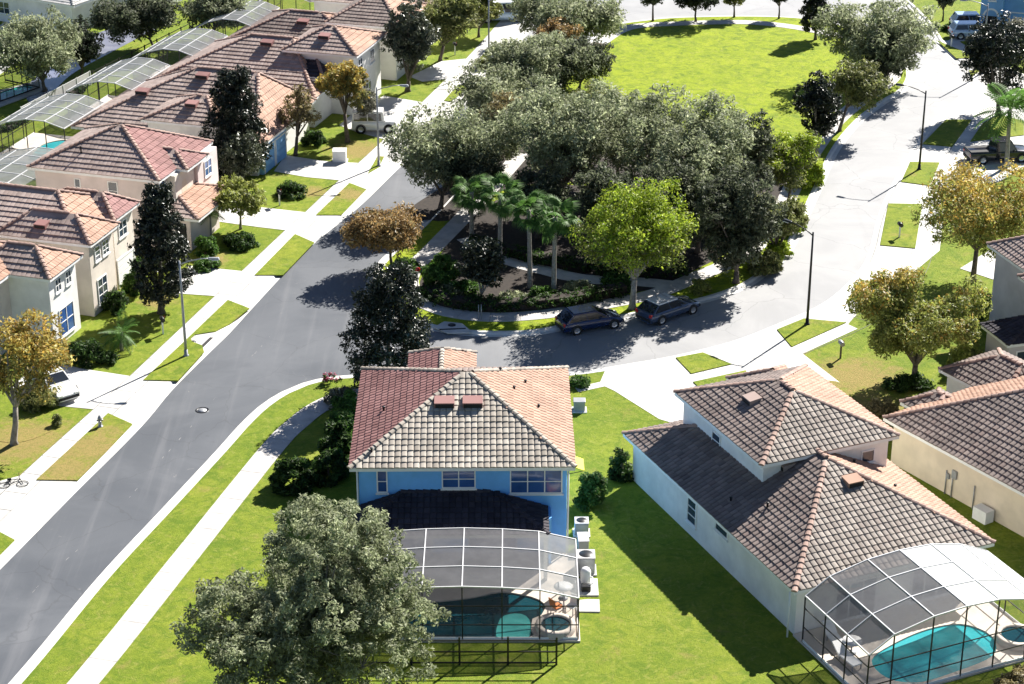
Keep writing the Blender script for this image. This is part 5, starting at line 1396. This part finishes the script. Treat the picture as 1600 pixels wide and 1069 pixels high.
# filling of the island grove and the deep shade beside the blue house
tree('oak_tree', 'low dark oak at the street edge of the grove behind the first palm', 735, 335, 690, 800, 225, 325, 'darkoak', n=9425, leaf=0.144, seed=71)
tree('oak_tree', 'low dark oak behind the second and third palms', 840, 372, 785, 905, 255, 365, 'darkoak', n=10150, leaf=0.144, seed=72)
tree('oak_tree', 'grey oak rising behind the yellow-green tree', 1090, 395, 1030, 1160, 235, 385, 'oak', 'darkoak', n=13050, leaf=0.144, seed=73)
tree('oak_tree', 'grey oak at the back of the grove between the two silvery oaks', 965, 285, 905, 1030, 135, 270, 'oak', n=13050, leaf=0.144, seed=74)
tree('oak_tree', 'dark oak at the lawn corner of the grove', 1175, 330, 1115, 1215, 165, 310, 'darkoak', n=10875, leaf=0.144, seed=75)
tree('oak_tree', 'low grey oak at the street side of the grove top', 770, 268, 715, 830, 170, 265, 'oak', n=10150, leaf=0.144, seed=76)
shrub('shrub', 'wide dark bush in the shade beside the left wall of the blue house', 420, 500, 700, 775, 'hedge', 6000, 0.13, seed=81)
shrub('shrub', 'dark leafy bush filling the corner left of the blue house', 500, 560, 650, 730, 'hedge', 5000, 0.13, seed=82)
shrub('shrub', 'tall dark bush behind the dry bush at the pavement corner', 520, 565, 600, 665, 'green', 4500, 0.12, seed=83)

tree('oak_tree', 'silvery oak overhanging the street above the island tip', 760, 205, 700, 850, 92, 200, 'oak', n=14000, leaf=0.14, seed=91, dens=1.3)
tree('oak_tree', 'grey oak hiding the street left of the park lawn', 850, 150, 790, 930, 60, 160, 'oak', 'darkoak', n=13000, leaf=0.14, seed=92, dens=1.3)
tree('dark_tree', 'dark oak in front of the wide silvery oak at the park corner', 905, 140, 860, 960, 55, 140, 'darkoak', n=9000, leaf=0.14, seed=93)
tree('oak_tree', 'grey oak at the top edge above the street', 850, 70, 795, 905, -25, 55, 'oak', n=9000, leaf=0.15, seed=94)
tree('oak_tree', 'wispy olive oak leaning out over the park lawn', 930, 240, 870, 1000, 118, 225, 'olive', 'oak', n=10000, leaf=0.14, seed=95, shape='open')
shrub('shrub', 'yellow leafy bush between the loop road and the dark grove', 1228, 1290, 232, 300, 'yellow', 5000, 0.13, seed=84, mat='leaf_thin')
shrub('shrub', 'tall yellow-green bush at the eastern kerb of the island', 1198, 1262, 300, 372, 'yellow', 5500, 0.13, seed=85, mat='leaf_thin')
shrub('shrub', 'olive bush below the dark oak at the eastern kerb', 1168, 1222, 372, 436, 'olive', 4000, 0.13, seed=86)
PG = 'palms in the island bed'
palm('sabal_palm', 'leftmost palm of the row in the island bed', 737, 380, 737, 300, 0.95, 30, seed=1, group=PG)
palm('sabal_palm', 'second palm from the left in the island bed', 781, 418, 782, 306, 1.0, 34, seed=2, group=PG)
palm('sabal_palm', 'third palm from the left in the island bed', 828, 450, 826, 328, 1.0, 34, seed=3, group=PG)
palm('sabal_palm', 'rightmost palm of the row in the island bed', 865, 460, 868, 340, 1.0, 32, seed=4, group=PG)
palm('feather_palm', 'bright green palm over the dark pickup at the right edge', 1572, 262, 1578, 172, 1.6, 30, 'feather', seed=5)
palm('feather_palm', 'small bright palm in the shaded lawn near the cream house', 190, 548, 190, 520, 0.75, 20, 'feather', seed=6, r=0.10)
palm('feather_palm', 'slender young palm beside the pink house porch', 330, 372, 328, 332, 0.8, 16, 'feather', seed=8, r=0.07)

shrub('shrub', 'dark green rounded shrub on the lawn beside the far drive', 428, 484, 276, 312, 'hedge', 3500, 0.10, seed=1)
shrub('shrub', 'dark clipped shrub under the pale lime tree', 345, 405, 352, 392, 'hedge', 3000, 0.10, seed=2)
shrub('shrub', 'leafy green shrub by the pink house porch post', 302, 342, 362, 405, 'green', 2600, 0.11, seed=3)
shrub('shrub', 'low spiky green shrub in the bed right of the magnolia', 300, 345, 395, 425, 'green', 2000, 0.11, seed=4)
shrub('shrub', 'round hedge in front of the beige house window', 158, 205, 448, 492, 'hedge', 2600, 0.10, seed=5)
shrub('shrub', 'tall leafy bush against the beige house front wall', 192, 236, 392, 470, 'green', 3200, 0.13, seed=6)
shrub('shrub', 'small dark shrub on the lawn beside the small palm', 150, 186, 545, 570, 'hedge', 1400, 0.09, seed=7)
shrub('shrub', 'dark bush in the shade of the cream house', 105, 165, 520, 575, 'hedge', 2600, 0.11, seed=8)
shrub('shrub', 'grey shrub in front of the tall white house', 470, 512, 196, 232, 'hedge', 2600, 0.11, seed=9)
shrub('shrub', 'sage bush beside the white car at the left edge', 30, 92, 590, 645, 'olive', 4200, 0.11, seed=10)
shrub('shrub', 'small spiky plant in the dry bed below the white car', 82, 98, 645, 668, 'olive', 500, 0.09, seed=11)
shrub('shrub', 'clipped green bush between the blue house and the white house', 900, 950, 726, 806, 'green', 6500, 0.09, seed=12)
shrub('shrub', 'dark shrub against the white house wall', 946, 988, 696, 758, 'hedge', 2600, 0.10, seed=13)
shrub('shrub', 'low green shrub at the right front corner of the blue house', 884, 926, 584, 606, 'green', 2000, 0.09, seed=14)
shrub('shrub', 'green shrub in the shade left of the blue house', 508, 560, 636, 690, 'green', 4000, 0.11, seed=15)
shrub('shrub', 'dark shrub deep in the shade left of the blue house wall', 482, 548, 690, 760, 'hedge', 4000, 0.12, seed=16)
shrub('shrub', 'grey dry bush at the corner of the pavement', 508, 556, 592, 640, 'grey', 2800, 0.10, seed=17, mat='leaf_thin')
shrub('shrub', 'sandy dry bush cut by the bottom right corner', 1545, 1640, 1030, 1095, 'tan', 5000, 0.10, seed=18, mat='leaf_thin')
shrub('shrub', 'bright green bush behind the autumn tree by the lilac house', 1490, 1560, 438, 500, 'green', 4200, 0.12, seed=19)
shrub('shrub', 'lime shrub beside the lilac house bay', 1480, 1545, 510, 590, 'lime', 4200, 0.12, seed=20, mat='leaf_thin')
shrub('shrub', 'dark bush at the foot of the leaning autumn tree', 1378, 1460, 575, 612, 'hedge', 2600, 0.11, seed=21)
shrub('shrub', 'tan twiggy plant on the dry soil by the white house porch', 1350, 1400, 615, 650, 'tan', 1300, 0.10, seed=22, mat='leaf_thin')
shrub('shrub', 'leafy green shrub at the western end of the island bed', 655, 730, 388, 462, 'green', 6500, 0.12, seed=23)
shrub('shrub', 'sunlit yellow bush beside the path at the east of the island', 1076, 1112, 432, 462, 'lime', 1400, 0.11, seed=24, mat='leaf_thin')
shrub('shrub', 'yellow shrub at the kerb in the bend of the loop road', 1195, 1240, 360, 410, 'yellow', 2600, 0.13, seed=25, mat='leaf_thin')
shrub('shrub', 'yellow-green shrub under the scraggly yellow tree', 1160, 1212, 215, 268, 'lime', 3000, 0.14, seed=26, mat='leaf_thin')
shrub('shrub', 'green clump by the path at the top of the street', 738, 776, 84, 112, 'olive', 1600, 0.14, seed=27)
shrub('shrub', 'small hedge beside the parked pale cars', 1470, 1492, 36, 50, 'hedge', 700, 0.14, seed=28)
shrub('shrub', 'ground-hugging shrub at the bronze tree foot', 600, 660, 395, 430, 'green', 2600, 0.11, seed=29)
fl = empty('flower_bush', G(514, 600), 0, 'small bush with bright pink flowers at the pavement corner', 'flowers')
rs_ = np.random.default_rng(4)
_K = rs_.normal(size=(12, 3)) * np.array([0.35, 0.25, 0.12]) + np.array([0, 0, 0.4])
_V, _Q, _C = leaves(rs_, _K, np.full(12, 0.16), 500, 0.06, PAL['green']); _V[:, 2] = np.maximum(_V[:, 2], 0.02)
link_mesh('foliage', np_mesh('foliage', _V, _Q, cols=_C), MAT['leaf'], fl)
_V, _Q, _C = leaves(rs_, _K + np.array([0, 0, 0.12]), np.full(12, 0.16), 220, 0.07, [(0.6, 0.05, 0.2)])
link_mesh('blossom', np_mesh('blossom', _V, _Q), MAT['petal'], fl)
hedge('hedge', 'long dark hedge along the curved path of the island', [(668, 462), (700, 477), (766, 484), (834, 481), (894, 474), (975, 458)], 1.3, 0.85, n=11000, seed=1)
hedge('hedge', 'dark hedge between the palms and the inner path', [(745, 385), (800, 400), (860, 414), (920, 424)], 1.1, 0.8, n=6000, seed=2)
hedge('hedge', 'dark hedge behind the yellow-green tree', [(940, 428), (1000, 430), (1060, 432)], 1.2, 0.9, n=5000, seed=3)
hedge('hedge', 'dark hedge along the back gardens behind the fence', [(10, 205), (70, 172), (130, 142)], 0.9, 0.5, n=4500, seed=4)
rs_ = np.random.default_rng(9)
for i, (px, py, sz) in enumerate(((700, 455, .5), (730, 452, .4), (800, 468, .45), (850, 462, .4), (905, 452, .5), (960, 440, .45))):
    shrub('shrub', ['grassy clump left of the dark tree in the island bed', 'low clump at the foot of the dark tree in the island bed', 'fern-like clump below the second palm', 'fern-like clump below the third palm', 'fern-like clump right of the last palm', 'fern-like clump under the yellow-green tree'][i],
          px - 28 * sz * 2, px + 28 * sz * 2, py - 22, py + 8, 'green' if i % 2 else 'oak', 1300, 0.12, seed=60 + i)

# ------------------------------------------------------------------ street lamps
def lamp(bx_, by_, label, az, H_=6.8, arm=2.0, mat='greymetal'):
    e = empty('street_lamp', G(bx_, by_), az, label, 'street lamp', 'street lamps along the roads')
    MB().lathe([(0.20, 0.0), (0.20, 0.10), (0.13, 0.14), (0.12, 0.5), (0.10, 0.5)], (0, 0, 0), 12).build('base', MAT[mat], e)
    MB().tube([(0, 0, 0.02), (0, 0, 2.2), (0, 0, 4.6), (0, 0, H_)], [0.10, 0.09, 0.075, 0.06], 12).build('pole', MAT[mat], e)
    MB().tube([(0, 0, H_ - 0.25), (arm * 0.3, 0, H_ - 0.02), (arm * 0.7, 0, H_ + 0.14), (arm, 0, H_ + 0.18)], [0.045, 0.04, 0.035, 0.03], 8).build('arm', MAT[mat], e)
    hd = MB(); hd.hexa([(arm - 0.1, -0.09, H_ + 0.10), (arm + 0.62, -0.16, H_ + 0.10), (arm + 0.62, 0.16, H_ + 0.10), (arm - 0.1, 0.09, H_ + 0.10), (arm - 0.1, -0.06, H_ + 0.24), (arm + 0.55, -0.11, H_ + 0.24), (arm + 0.55, 0.11, H_ + 0.24), (arm - 0.1, 0.06, H_ + 0.24)])
    o = hd.build('head', MAT[mat], e, 0.02)
    MB().box(arm + 0.1, arm + 0.56, -0.12, 0.12, H_ + 0.07, H_ + 0.102).build('lens', MAT['lamp'], o)
    return e
lamp(291, 557, 'street lamp on the verge of the grey street, nearest the left houses', 0.0)
lamp(1261, 508, 'street lamp on the verge triangle inside the bend of the loop road', 2.3, mat='blackmetal')
lamp(1436, 266, 'street lamp on the verge beside the blue-shaded drive', 2.6, mat='blackmetal')
lamp(592, 260, 'street lamp on the pavement beside the white jeep', 0.0, mat='greymetal')
lamp(764, 106, 'street lamp on the pavement at the top of the grey street', 0.0, mat='greymetal')
lamp(1533, 116, 'street lamp beside the pale cars at the top right', 2.8)

# ------------------------------------------------------------------ vehicles
def car(label, loc, rz, paint, L=4.5, Wd=1.82, H_=1.62, style='suv', roofmat=None, rack=False, name='parked_car', cat='car', group='parked cars'):
    e = empty(name, loc, rz, label, cat, group)
    hw = Wd / 2
    belt = 0.98 if style != 'jeep' else 1.08
    zb = 0.24
    if style == 'sedan': st = [(-0.5, .62, .84), (-.485, .82, .92), (-.36, .93, .99), (-.25, .95, 1), (0.02, .93, 1), (.2, .92, 1), (.30, .84, .98), (.44, .72, .92), (.495, .56, .80)]; g = (-.36, .22, -.20, .06)
    elif style == 'pickup': st = [(-.5, 1.0, .96), (-.48, 1.05, 1), (-.1, 1.05, 1), (0.1, 1.05, 1), (.24, 1.05, 1), (.30, 1.02, .99), (.46, .95, .95), (.5, .7, .85)]; g = (-.10, .26, -.08, .16)
    elif style == 'jeep': st = [(-.5, 1.0, .96), (-.48, 1.08, 1), (0, 1.08, 1), (.2, 1.08, 1), (.28, 1.05, .96), (.47, 1.0, .93), (.5, .8, .90)]; g = (-.49, .22, -.48, .19)
    elif style == 'van': st = [(-.5, 1.0, .96), (-.48, 1.1, 1), (0, 1.1, 1), (.3, 1.08, 1), (.42, .95, .96), (.5, .7, .85)]; g = (-.495, .38, -.485, .26)
    elif style == 'hatch': st = [(-.5, .60, .84), (-.485, .86, .93), (-.42, .93, .98), (-.2, .95, 1), (.1, .93, 1), (.24, .90, 1), (.32, .84, .97), (.45, .70, .91), (.497, .52, .78)]; g = (-.47, .27, -.33, .05); belt = .92
    else: st = [(-.5, .66, .86), (-.485, .95, .94), (-.40, 1.0, 1), (0, .99, 1), (.22, .97, 1), (.30, .92, .98), (.44, .82, .92), (.495, .6, .80)]; g = (-.475, .26, -.40, .10)
    # body: lofted rings along the length
    mb = MB(); rings = []
    for t, z, w in st:
        ww = hw * w
        rings.append([(t * L, -ww * .84, zb), (t * L, -ww * .98, zb + .13), (t * L, -ww, zb + .34), (t * L, -ww * .985, z - .10), (t * L, -ww * .90, z), (t * L, 0, z + .03),
                      (t * L, ww * .90, z), (t * L, ww * .985, z - .10), (t * L, ww, zb + .34), (t * L, ww * .98, zb + .13), (t * L, ww * .84, zb)])
    n = 11; vs_ = [p for r_ in rings for p in r_]
    fs = [(i * n + k, i * n + (k + 1) % n, (i + 1) * n + (k + 1) % n, (i + 1) * n + k) for i in range(len(rings) - 1) for k in range(n)]
    fs += [tuple(range(n))[::-1], tuple((len(rings) - 1) * n + k for k in range(n))]
    mb.add(vs_, fs, 0, True)
    body = mb.build('body', MAT[paint], e)
    md = body.modifiers.new('bevel', 'BEVEL'); md.width = 0.03; md.segments = 2; md.limit_method = 'ANGLE'; md.angle_limit = R_(35)
    # cabin
    x0, x1, x2, x3 = [k * L for k in g]
    wb, wt = hw * .92, hw * (.76 if style not in ('jeep', 'van') else .86)
    zt = H_
    Bq = [(x0, -wb, belt - .04), (x1, -wb, belt - .04), (x1, wb, belt - .04), (x0, wb, belt - .04)]
    Tq = [(x2, -wt, zt - .05), (x3, -wt, zt - .05), (x3, wt, zt - .05), (x2, wt, zt - .05)]
    B_, T_ = [Vector(p) for p in Bq], [Vector(p) for p in Tq]
    def glass(nm, a, b_, c_, d, k0=0.06, k1=0.94):
        lerp = lambda s, t: (a.lerp(b_, s)).lerp(d.lerp(c_, s), t)
        MB().add([lerp(k0, .10), lerp(k1, .10), lerp(k1, .90), lerp(k0, .90)], [(0, 1, 2, 3)]).build(nm, MAT['carglass'], e)
    core = MB(); core.add([p * 1 + (Vector((0, 0, 0))) for p in B_] + T_, [(0, 1, 5, 4), (1, 2, 6, 5), (2, 3, 7, 6), (3, 0, 4, 7)])
    cab = core.build('cabin', MAT[paint], e)
    out = 0.012
    for sg, (i, j) in ((-1, (0, 1)), (1, (3, 2))):
        a, b_, c_, d = B_[i], B_[j], T_[j], T_[i]
        nv = Vector((0, sg * out, 0.004))
        k = 2 if style not in ('van',) else 3
        for q in range(k): glass('side_window', a + nv, b_ + nv, c_ + nv, d + nv, .05 + q * .91 / k, .05 + (q + 1) * .91 / k - .03)
    glass('windscreen', B_[1] + Vector((out, 0, .004)), B_[2] + Vector((out, 0, .004)), T_[2] + Vector((out, 0, .004)), T_[1] + Vector((out, 0, .004)))
    glass('rear_window', B_[3] - Vector((out, 0, -.004)), B_[0] - Vector((out, 0, -.004)), T_[0] - Vector((out, 0, -.004)), T_[3] - Vector((out, 0, -.004)))
    MB().hexa([T_[0], T_[1], T_[2], T_[3]] + [(p.x * .99 + .0, p.y * .93, zt) for p in T_]).build('roof', MAT[roofmat or paint], e, 0.02)
    if rack:
        for y in (-wt * .86, wt * .86): MB().bar((x2 + .1, y, zt + .05), (x3 - .05, y, zt + .05), .04).build('roof_rail', MAT['greymetal'], e)
        for x in (x2 * .6 + x3 * .4, x2 * .3 + x3 * .7): MB().bar((x, -wt * .85, zt + .085), (x, wt * .85, zt + .085), .05, .03).build('cross_bar', MAT['greymetal'], e)
    if style == 'pickup':
        MB().box(-L * .49, -L * .11, -hw * .82, hw * .82, 1.062, 1.07).build('bed', MAT['dark'], e)
    rw = 0.34 if style in ('sedan', 'suv', 'van', 'hatch') else 0.39
    for x in (-L * .30, L * .32):
        for sg in (-1, 1):
            w = MB().lathe([(rw * .62, -.11), (rw * .94, -.11), (rw, -.07), (rw, .07), (rw * .94, .11), (rw * .62, .11)], (x, sg * (hw - .09), rw), 20, axis='y').build('wheel', MAT['rubber'], e)
            MB().lathe([(0, sg * .102), (rw * .2, sg * .108), (rw * .58, sg * .085), (rw * .64, sg * .112)], (x, sg * (hw - .09), rw), 14, axis='y').build('rim', MAT['rim'], w)
            MB().lathe([(rw * 1.02, -.04), (rw * 1.16, -.04), (rw * 1.16, sg * .0 + .05), (rw * 1.02, .05)], (x, sg * (hw - .03), rw), 18, axis='y').build('wheel_arch', MAT['rubber'], e)
    zl = st[-2][1] - .12
    for sg in (-1, 1):
        MB().box(L * .455, L * .497, sg * hw * .62 - .16, sg * hw * .62 + .16, zl - .08, zl + .06).build('headlight', MAT['lamp'], e, 0.02)
        MB().box(-L * .502, -L * .47, sg * hw * .76 - .12, sg * hw * .76 + .12, .68, .88).build('tail_light', MAT['redlight'], e, 0.02)
        MB().box(x3 + .12, x3 + .26, sg * hw * 1.0 - .09, sg * hw * 1.0 + .09, belt + .02, belt + .15).build('mirror', MAT[paint], e, 0.02)
    MB().box(L * .47, L * .506, -hw * .8, hw * .8, .32, .5).build('bumper', MAT['rubber'], e, 0.02)
    MB().box(-L * .508, -L * .47, -hw * .8, hw * .8, .34, .54).build('bumper', MAT['rubber'], e, 0.02)
    return e
def heading(a, b_): d = G(*b_) - G(*a); return math.atan2(d.y, d.x)
RZ = -0.12
p1, p2 = G(903, 523, RZ), G(955, 514, RZ)
hd1 = math.atan2((p2 - p1).y, (p2 - p1).x)
nrm = Vector((-math.sin(hd1), math.cos(hd1), 0))
car('dark blue hatchback parked under the trees at the island kerb', (p1 + p2) * .5 + nrm * .82, hd1, 'paint_blue', 4.5, 1.82, 1.48, 'hatch')
p1, p2 = G(1030, 508, RZ), G(1082, 490, RZ)
hd2 = math.atan2((p2 - p1).y, (p2 - p1).x); nrm = Vector((-math.sin(hd2), math.cos(hd2), 0))
car('blue-grey estate car with roof rails parked ahead of the dark blue hatchback', (p1 + p2) * .5 + nrm * .8, hd2, 'paint_silver', 4.7, 1.84, 1.46, 'hatch', roofmat='paint_white', rack=True)
car('white jeep with boxy body parked on the drive by the golden tree', G(586, 204, 0.02), 0.0, 'paint_white', 3.9, 1.75, 1.9, 'jeep')
car('white car nosing out beside the sage bush at the left edge', G(84, 612, 0.02), -0.9, 'paint_white', 4.4, 1.8, 1.5, 'sedan')
car('black pickup parked under the bright palm at the right edge', G(1558, 250, 0.02), 0.15, 'paint_black', 5.4, 1.95, 1.85, 'pickup')
car('pale blue car nearest the road on the drive of the pale blue house', G(1518, 58, 0.03), 0.05, 'paint_ice', 4.5, 1.8, 1.55, 'suv')
car('pale blue car behind its twin on the drive of the pale blue house', G(1519, 44, 0.03), 0.05, 'paint_ice', 4.5, 1.8, 1.6, 'suv')
car('pale blue and white van parked at the top of the street', G(783, 32, 0.0), 0.1, 'paint_ice', 4.9, 1.9, 2.1, 'van', roofmat='paint_white', cat='van', name='parked_van')

# ------------------------------------------------------------------ small street things
def mailbox(bx_, by_, label, mat='blackmetal', rz=0.0):
    e = empty('mailbox', G(bx_, by_), rz, label, 'mailbox', 'mailboxes beside the pavements')
    MB().box(-0.05, 0.05, -0.05, 0.05, 0, 1.0).build('post', MAT['trim'] if mat == 'blackmetal' else MAT['bark'], e)
    MB().tube([(0, -0.28, 1.1), (0, 0.28, 1.1)], 0.15, 10).build('box', MAT[mat], e)
    MB().box(0.15, 0.17, -0.05, 0.05, 1.1, 1.3).build('flag', MAT['redlight'], e)
    return e
mailbox(437, 321, 'black mailbox on the lawn above the drive of the pink house', rz=0.4)
mailbox(255, 522, 'black mailbox on the lawn right of the small palm', rz=0.4)
mailbox(1405, 372, 'black mailbox on the verge beside the loop road', rz=0.2)
mailbox(1313, 560, 'mailbox on the lawn left of the leaning autumn tree', 'greymetal', rz=0.2)
mailbox(711, 86, 'mailbox on the lawn at the top of the street', rz=0.4)
mailbox(1486, 74, 'small dark mailbox on the verge strip at the top right', rz=0.4)
def utility(bx_, by_, label, w=0.8, d=0.7, h_=0.75, mat='trim', rz=0.0):
    e = empty('utility_box', G(bx_, by_), rz, label, 'utility box')
    MB().box(-w / 2, w / 2, -d / 2, d / 2, 0, h_).build('cabinet', MAT[mat], e, 0.03)
    MB().box(-w / 2 - 0.03, w / 2 + 0.03, -d / 2 - 0.03, d / 2 + 0.03, h_ - 0.04, h_ + 0.03).build('lid', MAT[mat], e, 0.02)
    MB().box(-w / 2 - 0.12, w / 2 + 0.12, -d / 2 - 0.12, d / 2 + 0.12, -0.02, 0.05).build('pad', MAT['concrete'], e)
    return e
utility(531, 252, 'white utility cabinet on the dry lawn beside the far drive', 1.1, 0.9, 1.0)
utility(905, 641, 'grey utility cabinet on the lawn right of the blue house', 0.7, 0.6, 0.7, 'greymetal')
hy = empty('fire_hydrant', G(157, 668), 0.3, 'grey fire hydrant on the verge beside the grey street', 'hydrant')
MB().lathe([(0.17, 0), (0.17, 0.05), (0.11, 0.06), (0.11, 0.55), (0.14, 0.56), (0.14, 0.60), (0.12, 0.62), (0.10, 0.70), (0.04, 0.75), (0.04, 0.80), (0.0, 0.80)], (0, 0, 0.05), 14).build('barrel', MAT['greymetal'], hy)
for s_ in (-1, 1): MB().lathe([(0.0, s_ * 0.2), (0.06, s_ * 0.2), (0.06, s_ * 0.09)], (0, 0, 0.5), 10, axis='x').build('outlet', MAT['greymetal'], hy)
MB().lathe([(0.0, -0.22), (0.075, -0.22), (0.075, -0.09)], (0, 0, 0.42), 10, axis='y').build('pumper_outlet', MAT['greymetal'], hy)
# bicycle lying on the near drive
bk = empty('bicycle', G(21, 757, 0.06), 0.2, 'dark bicycle lying on the white drive at the left edge', 'bicycle')
for x in (-0.52, 0.52):
    w_ = MB().tube([(x + 0.33 * math.cos(a), 0.33 * math.sin(a), 0.0) for a in [2 * math.pi * i / 20 for i in range(21)]], 0.022, 6, cap=False).build('wheel', MAT['rubber'], bk)
    mb = MB()
    for i in range(6): a = math.pi * i / 6; mb.bar((x - 0.32 * math.cos(a), -0.32 * math.sin(a), 0), (x + 0.32 * math.cos(a), 0.32 * math.sin(a), 0), 0.006)
    mb.build('spokes', MAT['greymetal'], w_)
fb_ = MB()
for a, c_ in (((-0.52, 0, .03), (-0.12, 0, .05)), ((-0.12, 0, .05), (-0.22, 0.5, .06)), ((-0.22, 0.45, .06), (0.36, 0.5, .06)), ((-0.12, 0, .05), (0.38, 0.42, .06)), ((-0.52, 0, .03), (-0.2, 0.42, .06)), ((0.36, 0.55, .06), (0.52, 0, .03))): fb_.bar(a, c_, 0.035)
fb_.build('bicycle_frame', MAT['blackmetal'], bk)
MB().bar((0.33, 0.62, -0.02), (0.33, 0.62, 0.42), 0.03).build('handlebar', MAT['blackmetal'], bk)
MB().box(-0.36, -0.12, 0.5, 0.58, 0.0, 0.14).build('saddle', MAT['rubber'], bk)

# air conditioners and pool gear along the side of the blue house
def ac(p, rz, label, s=0.8, h_=0.85, grp='air conditioners beside the blue house'):
    e = empty('air_conditioner', p, rz, label, 'air conditioner', grp)
    MB().box(-s / 2 - .1, s / 2 + .1, -s / 2 - .1, s / 2 + .1, 0, 0.08).build('pad', MAT['concrete'], e)
    MB().box(-s / 2, s / 2, -s / 2, s / 2, 0.08, h_).build('casing', MAT['greymetal'], e, 0.03)
    MB().box(-s / 2 - .02, s / 2 + .02, -s / 2 - .02, s / 2 + .02, h_, h_ + .06).build('top', MAT['grey'], e, 0.02)
    MB().lathe([(0, h_ + .075), (s * .38, h_ + .075), (s * .40, h_ + .061)], (0, 0, 0), 18).build('fan_grille', MAT['blackmetal'], e)
    for k in range(5): MB().box(-s / 2 - .012, -s / 2 - .002, -s / 2 + .05, s / 2 - .05, 0.16 + k * .13, 0.22 + k * .13).build('louvre', MAT['trim'], e)
    return e
ac((3.95, 93.6, 0), 0, 'larger pale air conditioner beside the lanai of the blue house', 0.95, 1.0)
ac((3.85, 97.6, 0), 0, 'small air conditioner halfway along the blue house side wall', 0.75, 0.8)
pe = empty('pool_equipment', (4.05, 91.9, 0), 0, 'pool pump and filter tanks on a pad beside the cage', 'pool equipment')
MB().box(-0.6, 0.5, -0.9, 0.8, 0, 0.08).build('pad', MAT['concrete'], pe)
MB().lathe([(0, .08), (.26, .08), (.28, .3), (.28, .8), (.2, .95), (0, 1.0)], (-.15, .35, 0), 14).build('filter_tank', MAT['trim'], pe)
MB().box(-.4, .1, -.6, -.2, .08, .4).build('pump', MAT['blackmetal'], pe, 0.04)
MB().tube([(-.15, -.4, .3), (.2, -.4, .5), (.2, .2, .5), (-.1, .35, .5)], 0.04, 8).build('pipe', MAT['trim'], pe)
wb_ = empty('garden_cabinet', (3.9, 95.8, 0), 0.05, 'white slatted cabinet against the blue house side wall', 'cabinet')
MB().box(-.3, .25, -.5, .5, 0, .8).build('body', MAT['grey'], wb_, 0.03)
MB().box(-.33, .28, -.53, .53, .8, .85).build('lid', MAT['grey'], wb_, 0.02)
mb = MB().prism([(-.65, -.55), (.6, -.6), (.62, .6), (.0, .62), (-.62, .5)], -.02, .07)
o = mb.build('concrete_pad', MAT['concrete']); o.location = (3.95, 90.0, 0.0); tag(o, 'bare white concrete pad on the grass beside the cage', 'pad')
aw = empty('awning', (3.35, 102.0, 0), 0, 'bright yellow canvas awning on the side of the blue house', 'awning')
MB().hexa([(-.25, -.7, 2.35), (.75, -.7, 1.95), (.75, .7, 1.95), (-.25, .7, 2.35), (-.25, -.7, 2.39), (.75, -.7, 1.99), (.75, .7, 1.99), (-.25, .7, 2.39)]).build('canvas', MAT['yellow'], aw)
for y in (-.66, .66): MB().bar((-.3, y, 1.7), (.72, y, 1.94), .03).build('arm', MAT['blackmetal'], aw)
# drinks island: white bench by the island path, marker posts, sign
sg = empty('sign_post', G(750, 500), 0, 'pair of thin grey posts on the verge strip of the island', 'sign')
for x in (-.09, .09): MB().tube([(x, 0, -.02), (x, 0, 1.15)], .03, 8).build('post', MAT['greymetal'], sg)
st_ = empty('stop_sign', G(653, 458), 0.5, 'small red sign on a post at the western tip of the island', 'sign')
MB().tube([(0, 0, -.02), (0, 0, 2.0)], .03, 8).build('post', MAT['greymetal'], st_)
MB().lathe([(0, -.012), (.2, -.012), (.2, .012), (0, .012)], (0, -.04, 1.8), 8, axis='y').build('plate', MAT['redlight'], st_)

# ------------------------------------------------------------------ fences
def fence(name, label, a, b_, h_, step, post, rails, panel=None, n_slat=0):
    A_, B2 = Vector((*a, 0)), Vector((*b_, 0)); e = empty(name, A_, math.atan2((B2 - A_).y, (B2 - A_).x), label, 'fence'); L = (B2 - A_).length
    k = max(1, round(L / step))
    for i in range(k + 1): MB().box(i * L / k - .05, i * L / k + .05, -.05, .05, 0, h_ + .06).build('post', MAT[post], e)
    for z in rails: MB().box(0.0, L, -.022, .022, z - .035, z + .035).build('rail', MAT[post], e)
    if panel:
        for i in range(k): MB().box(i * L / k + .07, (i + 1) * L / k - .07, -.012, .012, .1, h_ - .04).build('panel', MAT[panel], e)
    return e
fence('panel_fence', 'grey panelled fence with white posts behind the pool cages', G2(35, 190), G2(142, 133), 1.3, 2.4, 'whiteframe', (1.3, 0.08), 'grey')
fence('rail_fence', 'dark rail fence continuing behind the pool cages to the far trees', G2(146, 131), G2(302, 52), 1.2, 2.4, 'bronze', (1.15, 0.65, 0.15))
fence('metal_fence', 'black metal fence standing in the grass behind the teal pool', (-7.4, 84.6), (2.2, 84.6), 1.55, 2.4, 'blackmetal', (1.4, 0.75, 0.12))
fence('metal_fence', 'black metal fence at the lower left of the arched cage', RF(-1.6, -8.6), RF(4.0, -8.6), 1.3, 1.9, 'blackmetal', (1.25, 0.7, 0.12))
